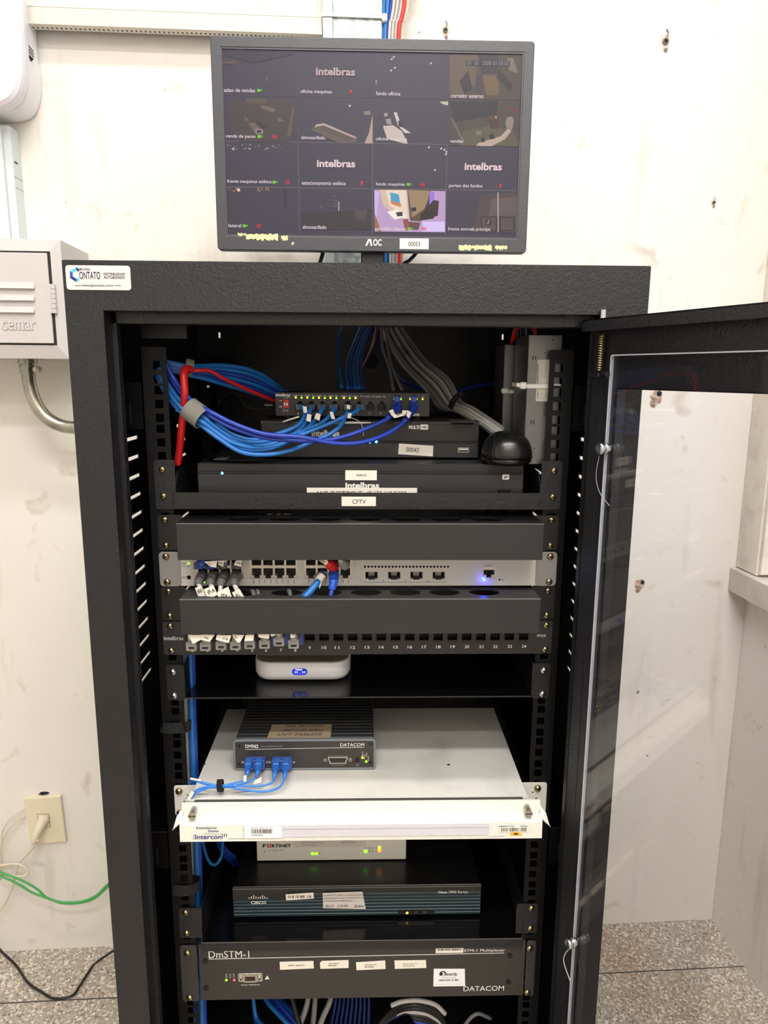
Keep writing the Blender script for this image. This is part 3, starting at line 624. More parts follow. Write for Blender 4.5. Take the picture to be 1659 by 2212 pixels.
# night yards
for i in range(34):
    x = random.uniform(108, 372); y = random.uniform(582, 622) if random.random() < .75 else random.uniform(582, 600); s = random.uniform(2, 7); sp(random.choice([(150, 146, 140), (110, 108, 108), (190, 184, 170)]), (x, y), (x+s, y-2), (x+s, y+s), (x-1, y+s*.7))
for i in range(12):
    x = random.uniform(108, 175); y = random.uniform(795, 815); sp((150, 110, 105), (x, y), (x+8, y-3), (x+7, y+4)); x = random.uniform(245, 310); sp((170, 130, 110), (x, y-4), (x+7, y-5), (x+6, y+3))
sp((230, 190, 185), (160, 800), (174, 798), (175, 812), (163, 815)); sp((46, 42, 54), (385, 800), (400, 800), (404, 900), (390, 900))
sp((52, 46, 52), (475, 920), (815, 900), (815, 998), (475, 998)); sp((72, 64, 66), (730, 905), (790, 900), (790, 950), (735, 950))
for y in (836, 856, 872, 885): sp((104, 96, 96), (625, y), (650, y), (650, y+3), (625, y+3))
sp((190, 180, 176), (652, 862), (656, 862), (656, 908), (652, 908)); sp((220, 214, 208), (567, 886), (572, 885), (572, 890))
# bright corridor tile
sp((182, 150, 190), (826, 805), (1172, 812), (1170, 1012), (828, 1008)); sp((205, 180, 160), (850, 805), (985, 806), (995, 960), (930, 930), (870, 880)); sp((226, 206, 186), (880, 808), (978, 808), (992, 960), (900, 880)); sp((86, 68, 52), (986, 806), (1100, 810), (1085, 900), (1050, 960), (1000, 955)); sp((150, 122, 92), (990, 806), (1095, 810), (1080, 890), (1010, 940)); sp((60, 150, 190), (903, 818), (945, 828), (956, 890), (908, 872)); sp((200, 120, 60), (905, 858), (955, 872), (956, 890), (908, 874)); sp((238, 226, 220), (888, 912), (940, 900), (985, 935), (925, 950)); sp((48, 30, 34), (1090, 850), (1140, 860), (1135, 930), (1090, 950), (1055, 935)); sp((40, 26, 32), (1050, 920), (1110, 905), (1115, 945), (1050, 955)); sp((150, 110, 220), (1095, 816), (1118, 816), (1118, 850), (1092, 880)); sp((34, 26, 28), (1005, 893), (1030, 890), (1028, 908), (1008, 912)); sp((200, 170, 230), (828, 810), (850, 815), (835, 980), (828, 980)); sp((146, 70, 70), (965, 950), (990, 945), (1000, 1000), (975, 1005)); sp((96, 62, 60), (990, 960), (1050, 965), (1040, 1000), (1000, 1000)); sp((210, 190, 240), (1060, 960), (1168, 960), (1168, 1008), (1060, 1008)); sp((150, 96, 60), (828, 920), (860, 1008), (850, 1010), (828, 990)); sp((60, 40, 44), (930, 915), (962, 912), (965, 932), (938, 935))
# entrance tile
sp((74, 62, 66), (1345, 830), (1518, 820), (1518, 1015), (1300, 1010)); sp((92, 78, 80), (1395, 850), (1518, 840), (1518, 930), (1380, 935)); sp((190, 170, 168), (1424, 818), (1429, 818), (1429, 1012), (1425, 1012)); sp((44, 36, 42), (1342, 935), (1422, 935), (1422, 1008), (1346, 1002)); sp((84, 70, 74), (1348, 940), (1416, 940), (1416, 1002), (1350, 998)); sp((36, 30, 36), (1366, 950), (1394, 950), (1394, 978), (1366, 978)); sp((130, 116, 118), (1378, 953), (1388, 953), (1380, 974), (1372, 972)); sp((44, 36, 42), (1434, 935), (1505, 938), (1505, 1005), (1434, 1008)); sp((82, 68, 72), (1440, 941), (1500, 944), (1500, 1000), (1440, 1002))
b.build('camera_picture', scr)
b = B(); cap = se(214, 200, 206); SC2 = SY-.0009
def mt(t, x0, y0, x1, y1, m=cap, bold=0):
    p = mp(x0, y1); q = mp(x1, y0); b.text(t, p.x, p.z, q.x, q.z, SC2, m, bold=bold)
for t, x0, y0, x1, y1 in (('salao de vendas', 97, 314, 248, 331), ('oficina maquinas', 468, 321, 620, 341), ('fundo oficina', 835, 330, 953, 347), ('corredor externo', 1198, 341, 1356, 359), ('venda de pecas', 105, 538, 250, 557), ('almoxarifado', 472, 544, 588, 560), ('oficina maquinas', 834, 552, 985, 570), ('vendas', 1193, 561, 1258, 577), ('frente maquinas exibica', 113, 758, 328, 776), ('estacionamento exibica', 475, 765, 688, 781), ('fundo maquinas', 834, 771, 975, 789), ('portao dos fundos', 1188, 778, 1351, 798), ('lateral', 119, 971, 180, 987), ('almoxarifado', 479, 978, 594, 995), ('corredor interno', 832, 986, 981, 1002), ('frente entrada principa', 1184, 989, 1390, 1007)):
    mt(t, x0, y0, x1, y1, bold=.012)
mt('01  01  2000 01:50:03', 1278, 183, 1478, 200, se(150, 140, 148))
for x, y in ((0, 0),): pass
for x0, y0, x1, y1 in ((543, 214, 733, 250), (548, 661, 734, 695), (1264, 676, 1446, 710)): mt('intelbras', x0, y0, x1, y1, se(222, 196, 200) if y0 > 300 else se(186, 160, 158), .03)
for x, y in ((711, 332), (765, 774), (1437, 787)): mt('?', x-8, y-11, x+8, y+10, se(220, 40, 60), .02)
for x, y in ((270, 323), (272, 547), (344, 768), (995, 779), (200, 980), (1000, 994)):
    g = se(110, 190, 60); p = mp(x-12, y+7); q = mp(x+5, y-6); b.box(p.x, q.x, SC2-.0002, SC2, p.z, q.z, g); p = mp(x+7, y); q = mp(x+13, y-6); r = mp(x+13, y+6); b.poly([V((k.x, SC2-.0001, k.z)) for k in (p, q, r)], [(0, 1, 2)], g)
for x, y in ((341, 549), (405, 769), (1060, 781), (265, 981), (1067, 994)):
    g = se(214, 40, 56)
    for d in (-6, 5):
        for q in (((d, -10), (d+4, -10), (d+4, -6), (d, -6)), ((d-1, -5), (d+5, -5), (d+3, 3), (d, 3)), ((d, 2), (d+2, 3), (d-3, 10), (d-6, 10)), ((d+2, 2), (d+4, 2), (d+8, 9), (d+5, 10)), ((d-6, -1), (d-1, -5), (d, -3), (d-5, 1))):
            b.poly([V((k.x, SC2-.0001, k.z)) for k in (mp(x+a, y+c) for a, c in q)], [(0, 1, 2, 3)], g)
b.build('screen_text', scr)
b = B(); p = mp(782, 1078); q = mp(862, 1046); wlogo = mat('silver_logo_print', (214, 212, 212), .4); p0x = p.x+.0115
b.text('OC', p0x, p.z, q.x, q.z, MY, wlogo, bold=.03)
for a, c in ((0, .0062), (.0052, .0108)):
    pass
h = q.z-p.z
b.poly([V((p.x+k[0], MY-.0002, p.z+k[1]*h)) for k in ((0, 0), (.0028, 0), (.0066, .8), (.0055, 1), (.0044, 1))], [(0, 1, 2, 3, 4)], wlogo)
b.poly([V((p.x+k[0], MY-.0002, p.z+k[1]*h)) for k in ((.0062, 1), (.0086, 1), (.0102, 0), (.0078, 0), (.0066, .62))], [(0, 1, 2, 3, 4)], wlogo); b.build('brand_lettering', mon)
b = B(); p = mp(949, 1094); q = mp(1090, 1044); b.box(p.x, q.x, MY-.0006, MY, p.z, q.z, paper)
p = mp(991, 1080); q = mp(1048, 1059); b.text('00053', p.x, p.z, q.x, q.z, MY-.0007, ink); b.build('asset_label', mon)
peel = mat('yellowed_tape_residue', (226, 218, 160), .8)
def residue(x0, x1, y0, y1, seed):
    rnd = random.Random(seed); n = 26; top = [(x0+(x1-x0)*i/n, y0+rnd.uniform(-4, 4)) for i in range(n+1)]; bot = [(x0+(x1-x0)*i/n, y1+rnd.uniform(-9, 6)) for i in range(n+1)]
    for i in range(n): b.poly([V((q.x, MY-.0003, q.z)) for q in (mp(*top[i]), mp(*top[i+1]), mp(*bot[i+1]), mp(*bot[i]))], [(0, 1, 2, 3)], peel)
b = B(); residue(205, 360, 1022, 1050, 1); residue(165, 205, 1018, 1030, 4); residue(375, 408, 1030, 1050, 2); residue(425, 438, 1062, 1072, 5); b.build('tape_residue', mon); b = B(); residue(1235, 1395, 1076, 1098, 3); residue(1410, 1470, 1078, 1096, 6); b.build('tape_residue', mon)
b = B(); nx0, nx1 = at(780, 555, .27).x, at(830, 555, .27).x
b.box(nx0, nx1, .262, .275, ZT+.012, .40, mat('neck_black_plastic', (24, 24, 27), .35), .002); b.build('neck', mon)
b = B(); b.plate([rect(-.1, .1, -.07, .07, .05, 6)], 0, .012, black, .003)
bmesh.ops.transform(b.bm, matrix=Matrix.Translation(((nx0+nx1)/2, .29, ZT+.006)) @ Matrix.Rotation(pi/2, 4, 'X') @ Matrix.Translation((0, -.006, 0)), verts=b.bm.verts[:]); b.build('stand_base', mon)
b = B(); b.tube([at(698, 530, .29), at(697, 548, .29), at(693, 562, .29), at(688, 580, .29), V((-.08, .33, ZT+.004)), V((-.085, .44, ZT+.004))], .0032, blackc); tag(b.build('monitor_lead'), 'black lead dropping from the monitor left of its neck', 'cable')
b = B(); b.tube([at(910, 530, .29), at(898, 548, .29), at(885, 562, .29), at(868, 580, .29), V((.07, .33, ZT+.004)), V((.075, .44, ZT+.004))], .0028, blackc); tag(b.build('monitor_lead'), 'black lead slanting down from the monitor right of its neck', 'cable')

# ------------------------------------------------------------------ rack equipment helpers
def U(mm): return -mm/1000.
def ear_screws(t, x, holes, Y=-.0015, me=None, k=1):
    for s in (-1, 1):
        for h in holes: screw(t, s*x, Y, U(h), me, k)
def led(parent, u, v, Y, m, r=.0011, name='indicator_light'):
    p = at(u, v, Y); b = B(); M = Matrix.Translation(p) @ Matrix.Rotation(pi/2, 4, 'X')
    b.lathe([(r, -.0003), (r, .0003), (r*.7, .0008), (0, .001)], M, m, 10); return b.build(name, parent)
def flag(parent, pts, Y, txt=None, tb=None, tone=None, rot=0, name='paper_tag'):
    P = [at(u, v, Y if not isinstance(Y, (list, tuple)) else Y[i]) for i, (u, v) in enumerate(pts)]
    b = B(); b.slab(P, .0003, paper)
    if txt:
        o = P[3]; ex = (P[2]-P[3]); ey = (P[0]-P[3]); n = ex.cross(ey).normalized()
        if n.y > 0: n = -n
        M = Matrix(((ex.x, -n.x, ey.x, o.x+n.x*.0004), (ex.y, -n.y, ey.y, o.y+n.y*.0004), (ex.z, -n.z, ey.z, o.z+n.z*.0004), (0, 0, 0, 1)))
        x0, z0, x1, z1 = tb or (.2, .3, .9, .75); b.text(txt, x0, z0, x1, z1, 0, ink, bold=.01, M=M, t=0)
    return b.build(name, parent)

# ---- shelf for the recorders
t = thing('rack_shelf', 'black shelf labelled CFTV holding the recorders at the top of the rack', 'shelf', (0, 0, .0066))
b = B(); b.box(-.2195, .2165, -.0045, -.003, .0068, .0272, powder2, .0004); b.box(-.2195, .2165, -.004, .30, .0068, .0080, powder)
for s in (-1, 1):
    x = s*.218-.001; P = [V((x, -.003, .007)), V((x, .30, .007)), V((x, .30, .03)), V((x, .05, .052)), V((x, .012, .050)), V((x, -.001, .033))]
    b.poly(P+[p+V((.0012, 0, 0)) for p in P], [tuple(range(6)), tuple(range(6, 12))]+[(i, (i+1) % 6, 6+(i+1) % 6, 6+i) for i in range(6)], powder)
b.build('tray', t)
for s in (-1, 1):
    b = B(); a, c = sorted((s*.2175, s*.2420)); b.plate([rect(a, c, .0065, .0655, .003)], -.0016, .0015, powder); b.build('mounting_ear', t)
ear_screws(t, .2325, (-53.95, -22.2))
b = B(); x0, x1, z0, z1 = pxr(738, 1073, 812, 1093, -.0046); b.box(x0, x1, -.0050, -.0045, z0, z1, paper); ptext(b, 'CFTV', 761, 1079, 790, 1088, -.0051, ink); b.build('name_label', t)

# ---- network video recorder
NY = .012; NX0, NX1, NZ0, NZ1 = -.1945, .1992, .0082, .0598
t = thing('video_recorder', 'wide black flat video recorder with NVR 01 label on the CFTV shelf', 'video recorder', (0, .13, NZ0))
b = B(); b.box(NX0, NX1, NY+.001, .25, NZ0, NZ1, device, .0008)
b.box(NX0, NX1, NY, NY+.004, NZ0, .0475, device2, .0006)
for i in range(5): b.box(NX0, NX1, NY-.0005+i*.0007, NY+.006, .0478+i*.0024, .0496+i*.0024, device, .0003)
b.build('housing', t)
led(t, 480, 1022, NY, ledb, .0017)
b = B(); x0, x1, z0, z1 = pxr(746, 1016, 814, 1037, NY); b.box(x0, x1, NY-.0012, NY, z0, z1, paper); ptext(b, 'NVR 01', 770, 1024, 791, 1029, NY-.0013, ink, bold=.01); b.build('name_label', t)
b = B(); x0, x1, z0, z1 = pxr(663, 1054, 901, 1075, NY); b.box(x0, x1, NY-.0004, NY, z0, z1, paper); ptext(b, 'NVR IP ESTOQUE - IP 192.168.0.200', 685, 1061, 878, 1072, NY-.0005, ink); b.build('address_label', t)
b = B(); ptext(b, 'intelbras', 746, 1042, 819, 1055, NY, white, bold=.035); b.build('brand_lettering', t)
b = B(); x0, x1, z0, z1 = pxr(1085, 1025, 1100, 1036, NY); b.plate([rect(x0, x1, z0, z1, .001)], NY-.0003, .0003, white); ptext(b, 'IP', 1088, 1028, 1097, 1034, NY-.0004, ink, bold=.02, shear=.2); b.build('ip_badge', t)
b = B(); x0, x1, z0, z1 = pxr(1075, 1057, 1102, 1071, NY); b.box(x0, x1, NY-.003, NY, z0, z1, gloss, .0006); b.build('usb_cover', t)
b = B(); q = [atz(u, v, NZ1) for u, v in ((445, 996), (482, 996), (498, 987), (461, 987))]; b.slab(q, .0003, mat('grey_sticker', (150, 152, 152), .4)); b.build('top_sticker', t)

# ---- digital video recorder with MULTI HD mark
DY = .056; DX0, DX1, DZ0, DZ1 = -.1235, .1505, .0600, .1085
t = thing('asset_labelled_recorder', 'narrower black video recorder with a 00042 label sitting on the wide recorder', 'video recorder', (0, .16, DZ0))
b = B(); b.box(DX0, DX1, DY+.0012, .26, DZ0+.004, DZ1, device, .001); zg = at(800, 955, DY).z
b.box(DX0, DX1, DY, DY+.006, DZ0+.002, zg-.0006, device2, .001); b.box(DX0, DX1, DY, DY+.006, zg+.0006, DZ1-.003, device, .001)
b.extrude_profile([(DY, DZ1-.0045), (DY+.002, DZ1-.0002), (DY+.006, DZ1-.0002), (DY+.006, DZ1-.0045)], DX0, DX1, device)
for x in (DX0+.02, DX1-.02): b.cyl(V((x, DY+.03, DZ0)), (0, 0, 1), .008, .004, darkhole)
b.build('housing', t)
b = B(); ptext(b, 'MULTI', 883, 919, 906, 927, DY, white, bold=.04); x0, x1, z0, z1 = pxr(908, 917, 925, 928, DY); b.plate([rect(x0, x1, z0, z1, .0012)], DY-.0002, .0002, white); ptext(b, 'HD', 911, 920, 922, 925.5, DY-.0003, ink, bold=.03); b.build('badge_lettering', t)
b = B(); ptext(b, 'intelbras', 673, 929, 733, 943, DY, white, bold=.035); b.build('brand_lettering', t)
led(t, 813, 954, DY, ledb, .0018); led(t, 799, 956, DY, ledb, .0010)
b = B(); P = [at(u, v, DY-.0004) for u, v in ((862, 958), (936, 963), (935, 986), (860, 981))]; b.slab(P, .0004, paper); M = Matrix.Translation(P[3]) @ Matrix.Rotation(.055, 4, 'Y'); 
b.text('00042', .0095, .0035, .0260, .0095, -.0002, ink, M=M); b.build('asset_label', t)
b = B(); x0, x1, z0, z1 = pxr(989, 967, 1013, 977, DY); b.plate([rect(x0, x1, z0, z1), rect(x0+.0008, x1-.0008, z0+.0008, z1-.0008)], DY-.0006, .0012, nickel); b.box(x0, x1, DY-.0002, DY+.001, z0, z1, darkhole); b.box(x0+.0015, x1-.0015, DY-.0006, DY+.0, z0+.0028, z1-.0012, white); b.build('usb_port', t)
b = B(); P = [atz(u, v, DZ1) for u, v in ((978, 912), (1029, 912), (1018, 905), (968, 905))]; b.slab(P, .0002, mat('dark_foil_sticker', (86, 84, 80), .3)); b.build('foil_sticker', t)
b = B(); ptext(b, 'o  o  o', 781, 960, 817, 966, DY, mat('faint_grey_print', (74, 74, 76), .6)); b.build('icon_print', t)

# ---- ten port switch
SY_ = .078
a = at(595, 849, SY_); c = at(927, 902, SY_); SX0, SX1, SZ0, SZ1 = a.x, c.x, DZ1+.0045, a.z+.0006
t = thing('poe_switch', 'small black ten port switch with lit lamps standing on the narrower recorder', 'network switch', (0, .12, DZ1))
def rj(u0, u1, v0, v1, Y, tab=1):
    x0, x1, z0, z1 = pxr(u0, v0, u1, v1, Y); w_ = x1-x0; h = z1-z0
    if tab > 0: return [(x0, z0), (x1, z0), (x1, z0+h*.62), (x0+w_*.8, z0+h*.62), (x0+w_*.8, z0+h*.82), (x0+w_*.66, z0+h*.82), (x0+w_*.66, z1), (x0+w_*.34, z1), (x0+w_*.34, z0+h*.82), (x0+w_*.2, z0+h*.82), (x0+w_*.2, z0+h*.62), (x0, z0+h*.62)]
    return [(x0, z1), (x0, z0+h*.3), (x0+w_*.2, z0+h*.3), (x0+w_*.2, z0), (x0+w_*.8, z0), (x0+w_*.8, z0+h*.3), (x1, z0+h*.3), (x1, z1)]
PU = [(636, 661), (661, 685), (685, 708), (711, 734), (740, 764), (765, 787), (789, 811), (813, 836), (847, 869), (882, 904)]
loops = [rect(SX0, SX1, SZ0, SZ1, .0006, 2)]+[rj(u0+.8, u1-.8, 866, 888, SY_) for u0, u1 in PU]
b = B(); b.plate(loops, SY_, .0015, device2); b.box(SX0, SX1, SY_+.013, SY_+.085, SZ0, SZ1, device, .0006)
b.box(SX0, SX1, SY_+.0015, SY_+.013, SZ1-.001, SZ1, device); b.box(SX0, SX1, SY_+.0015, SY_+.013, SZ0, SZ0+.001, device); b.box(SX0, SX0+.001, SY_+.0015, SY_+.013, SZ0, SZ1, device); b.box(SX1-.001, SX1, SY_+.0015, SY_+.013, SZ0, SZ1, device)
for x in (SX0+.015, SX1-.015):
    for y in (.01, .07): b.cyl(V((x, SY_+y, DZ1)), (0, 0, 1), .006, .0046, darkhole)
b.build('housing', t)
b = B()
for u0, u1 in PU:
    L = rj(u0, u1, 865, 889, SY_); I = rj(u0+1.2, u1-1.2, 866.4, 887.6, SY_); b.plate([L, I], SY_-.0006, .0006, mat('port_rim_plastic', (58, 58, 60), .4))
b.build('port_rim', t)
b = B(); x0, x1, z0, z1 = pxr(612, 863, 624, 882, SY_); b.box(x0, x1, SY_-.001, SY_, z0, z1, mat('red_dip_switch', (190, 36, 44), .5))
for u in (615.5, 620.5): a_, c_, e_, f_ = pxr(u-1.4, 870, u+1.4, 876, SY_); b.box(a_, c_, SY_-.002, SY_-.001, e_, f_, white)
b.build('dip_switch', t)
for i, u in enumerate((639, 664, 689, 714, 743, 768)):
    led(t, u, 858.5+i*.3, SY_, ledy, .0013)
    if i < 5: led(t, u+12.6, 859+i*.3, SY_, ledg, .0013)
for u, m in ((852, ledy), (866, ledg), (886, ledy), (900, ledg), (913, ledy)): led(t, u, 862, SY_, m, .0012)
b = B(); ptext(b, 'intelbras', 595.5, 850, 627, 856, SY_, white, bold=.04)
ptext(b, 'S1108F-P', 613, 857.5, 627, 860, SY_, white); ptext(b, 'ON', 603.5, 864.5, 609, 867, SY_, white, bold=.02); ptext(b, 'OFF', 603, 877, 610, 880, SY_, white, bold=.02); ptext(b, 'PD PoE', 611, 885, 623, 888, SY_, white); ptext(b, 'Mode  Extender', 609, 889, 631, 892, SY_, redp)
for i, u in enumerate((639, 664, 689, 714, 743, 768, 793, 817)):
    v = 854+i*.4; ptext(b, 'Link/Act', u-6, v-1.6, u+6, v+1.6, SY_, white); ptext(b, 'PoE', u+10, v-1.4, u+15.5, v+1.4, SY_, white); ptext(b, str(i+1), u+4, 891, u+6, 895, SY_, white)
for u, s in ((852, 'Act'), (866, 'Link'), (886, 'Act'), (900, 'Link'), (913, 'O')): ptext(b, s, u-2.6, 856, u+2.6, 859, SY_, white)
b.build('printed_lettering', t)
b = B(); x0, x1, z0, z1 = pxr(850, 893, 906, 898.5, SY_); b.box(x0, x1, SY_-.0002, SY_, z0, z1, mat('pale_port_strip', (190, 190, 190), .5)); b.build('uplink_strip', t)

# ---- patch leads from the small switch
LB = 'light blue patch leads hanging from the small switch'
def patch(name, label, group, m, pts, r=.0027, plugm=None, tagp=None, tagtxt=None, cat='patch cable', plugpx=None, seam=None):
    P = path(pts) if not isinstance(pts[0], V) else pts
    t = thing(name, label, cat, P[0], group)
    b = B(); b.tube(P, r, m); b.build('jacket', t)
    return t, P
bun = [(440, 897, -.0), (412, 882, .008), (385, 855, .015), (362, 822, .022), (345, 790, .02)]
def bundle(du, dv, dy): return [(u+du, v+dv, y+dy) for u, v, y in bun]
PL = mat('clear_plug_plastic', (70, 84, 100), .2)
LD = [  # port u, tag point, then path to the bundle (u,v,Y), bundle offset
 ((648, 876), [(652, 880, .060), (658, 889, .050), (656, 902, .040), (644, 918, .032), (620, 930, .026), (590, 940, .018), (545, 950, .008), (500, 938, .004), (468, 918, .0)], (0, 14, -.002)),
 ((672, 876), [(671, 882, .060), (668, 893, .050), (662, 908, .042), (650, 925, .034), (625, 944, .022), (575, 962, .010), (525, 960, .002), (480, 936, -.001)], (-3, 9, .004)),
 ((696, 876), [(696, 884, .060), (688, 897, .050), (676, 912, .042), (655, 932, .030), (620, 955, .018), (575, 971, .006), (522, 968, -.002), (474, 938, -.004)], (-5, 16, .0)),
 ((721, 876), [(721, 884, .060), (714, 897, .050), (690, 916, .040), (655, 930, .032), (615, 944, .022), (560, 955, .008), (510, 948, .0), (470, 925, -.002)], (-2, 3, -.004)),
 ((752, 877), [(752, 884, .060), (746, 900, .046), (735, 920, .034), (712, 938, .026), (680, 952, .018), (630, 972, .006), (575, 982, -.003), (520, 976, -.008), (468, 944, -.008)], (-8, 20, -.004)),
 ((777, 877), [(775, 883, .060), (765, 891, .050), (740, 902, .042), (700, 920, .034), (650, 940, .024), (600, 962, .012), (548, 967, .0), (500, 955, -.006), (465, 932, -.006)], (-6, 12, -.008))]
nm = ['first', 'second', 'third', 'fourth', 'fifth', 'sixth']
tags = [[(654, 877, .046), (662, 878, .046), (664, 891, .040), (656, 892, .040)], [(664, 894, .034), (673, 896, .034), (671, 912, .030), (661, 908, .030)], [(683, 892, .036), (693, 895, .036), (690, 909, .030), (679, 903, .030)], [(712, 889, .038), (719, 890, .038), (724, 905, .032), (716, 905, .032)], [(749, 874, .048), (757, 876, .048), (756, 884, .044), (749, 883, .044)], [(752, 892, .036), (760, 893, .036), (757, 904, .032), (750, 903, .032)]]
for i, (pp, pts, off) in enumerate(LD):
    t, P = patch('patch_lead', 'light blue patch lead in the %s port from the left of the small switch' % nm[i], LB, cyan, [(pp[0], pp[1], .082)]+pts+bundle(*off))
    q = at(pp[0], 879, SY_); b = B(); b.box(q.x-.0055, q.x+.0055, SY_-.004, SY_+.010, q.z-.0042, q.z+.0038, PL, .0006); b.build('plug', t)
    Q = tags[i]; b = B(); b.slab([at(*k) for k in Q], .0003, paper); b.build('paper_tag', t)
for i, (pp, pts, off, w_) in enumerate([((857, 876), [(857, 884, .058), (851, 893, .046), (836, 905, .036), (800, 922, .026), (760, 938, .016), (710, 950, .006), (640, 952, -.004), (570, 945, -.010), (505, 925, -.010), (462, 903, -.008)], (8, -4, -.006), 'left'), ((893, 876), [(893, 884, .058), (887, 894, .046), (872, 912, .036), (845, 932, .026), (810, 948, .014), (770, 957, .004), (720, 957, -.004), (650, 944, -.014), (570, 937, -.016), (505, 915, -.014), (465, 895, -.012)], (10, -10, -.01), 'right')]):
    t, P = patch('uplink_lead', 'royal blue patch lead in the %s uplink port of the small switch' % w_, 'royal blue uplink leads of the small switch', blue, [(pp[0], pp[1], .082)]+pts+bundle(*off))
    q = at(pp[0], 876, SY_); b = B(); b.box(q.x-.0052, q.x+.0052, SY_-.012, SY_+.006, q.z-.0065, q.z+.0045, blue, .0012); b.box(q.x-.0038, q.x+.0038, SY_-.010, SY_, q.z+.004, q.z+.0125, blue, .001)
    b.tube([V((q.x, SY_-.010, q.z-.001)), at(pp[0], 884, .058), P[3]], .0045, blue, rad=lambda k: .0050-.0016*k); b.build('boot', t)
for pts, nme in (([(841, 886, .036), (849, 893, .032), (852, 903, .028), (872, 893, .028), (880, 890, .03), (883, 882, .032), (870, 883, .032), (852, 890, .034)], 'a'),):
    pass
tg = thing('wrapped_tag', 'curled white paper tag wrapped on both royal blue uplink leads', 'paper tag', at(866, 892, .036))
b = B(); 
for Q in ([(840, 887, .034), (849, 884, .034), (853, 896, .030), (846, 898, .030)], [(846, 897, .030), (853, 893, .031), (862, 901, .030), (852, 903, .029)], [(852, 903, .029), (860, 897, .031), (874, 892, .032), (872, 898, .031)], [(870, 886, .034), (880, 887, .033), (876, 896, .030), (868, 893, .031)], [(880, 886, .031), (889, 891, .030), (884, 903, .026), (878, 899, .027)]): b.slab([at(*k) for k in Q], .0003, paper)
b.build('strip', tg)
for Q, lb in (([(610, 910, .05), (645, 898, .056), (648, 901, .054), (611, 912, .048)], 'long white tag end poking left under the small switch'), ([(698, 916, .045), (738, 910, .05), (802, 912, .05), (800, 914, .048)], 'long white tag lying across the recorder brand lettering'), ([(752, 903, .032), (775, 908, .034), (782, 924, .034), (785, 942, .034)], 'curled white tag tail hanging beside the sixth patch lead')):
    b = B(); a, c, d, e = [at(*k) for k in Q]
    if 'curled' in lb: b.tube([at(754, 901, .034), at(768, 906, .036), at(780, 915, .036), at(784, 930, .034), at(785, 942, .034)], .0014, paper, 4, flat=.3)
    else: b.slab([a, c, d, e], .0003, paper)
    tag(b.build('tag_strip'), lb, 'paper tag')
# straps
b = B(); c = at(423, 893, -.002); ax = (at(446, 912, -.004)-at(398, 875, .004)).normalized(); b.band(c, ax, .0125, .022, .0012, velcrog); tag(b.build('velcro_strap'), 'grey hook and loop strap around the blue leads left of the recorders', 'strap')
b = B(); c = at(408, 795, .03); b.band(c, V((1, .3, -.25)).normalized(), .0095, .009, .0012, velcrog); tag(b.build('velcro_strap'), 'grey strap holding the blue bundle above the red cable', 'strap')
# bundle behind going to the back of the small switch
for i in range(6):
    o = i*1.0
    b = B(); b.tube(path([(345, 778+i*4, .02), (372, 784+i*3.5, .03), (405, 790+i*4, .035), (440, 790+i*5.5, .05), (480, 789+i*8, .07), (530, 796+i*9.5, .09), (570, 812+i*9, .11), (600, 834+i*6.5, .13), (625, 850+i*3, .16)]), .0027, [cyan, cyan, blue, cyan, blue, cyan][i])
    tag(b.build('rear_lead'), ('light blue' if i not in (2, 4) else 'royal blue')+' lead arching behind the small switch from the left post', 'patch cable', 'light blue rear leads' if i not in (2, 4) else 'royal blue rear leads')
b = B(); b.tube(path([(395, 803, .022), (430, 800, .03), (455, 802, .04), (480, 816, .05), (520, 835, .07), (560, 852, .09), (600, 868, .11), (625, 872, .13)]), .0024, redc); tag(b.build('red_lead'), 'thin red lead running below the blue leads to the small switch', 'patch cable')
b = B(); b.tube(path([(412, 798, .02), (402, 797, .012), (398, 803, .008), (397, 815, .004), (399, 850, .0), (396, 890, .01), (392, 930, .02), (388, 970, .03), (384, 1004, .035)]), .0044, redc, 14); tag(b.build('red_cable'), 'thick red cable dropping vertically behind the left post', 'cable')
b = B(); b.tube(path([(470, 872, .12), (485, 855, .12), (503, 846, .12), (515, 855, .12), (530, 876, .12), (550, 883, .12), (600, 881, .12)]), .0006, blackc, 6); tag(b.build('black_wire'), 'thin black wire curling in front of the rear panel', 'cable')
# leads dropping from the cabinet roof
for i, (u0, u1, m) in enumerate([(742, 739, cyan), (776, 752, cyan), (782, 760, blue), (788, 768, cyan), (794, 776, cyan), (800, 783, blue)]):
    if i == 0: pts = [(770, 640, .36), (748, 690, .33), (733, 730, .28), (730, 780, .24), (738, 838, .17)]
    else: pts = [(u0+16, 640, .38), (u0+6, 700, .34), (u0-10, 740, .30), (u1-4, 790, .24), (u1, 840, .17)]
    b = B(); b.tube(path(pts), .0028, m); tag(b.build('roof_lead'), 'blue lead bowing out leftmost below the roof' if i == 0 else 'blue lead dropping from the roof behind the small switch', 'patch cable', None if i == 0 else 'blue leads dropping from the roof behind the small switch')
b = B(); b.tube(path([(826, 640, .40), (812, 720, .38), (800, 760, .34), (782, 800, .28), (775, 840, .2)]), .0028, mat('shaded_red_jacket', (120, 16, 18), .5)); tag(b.build('roof_red_lead'), 'red lead behind the blue leads under the roof', 'patch cable')  # red jacket darkened, shade under the roof put into its colour
random.seed(3)
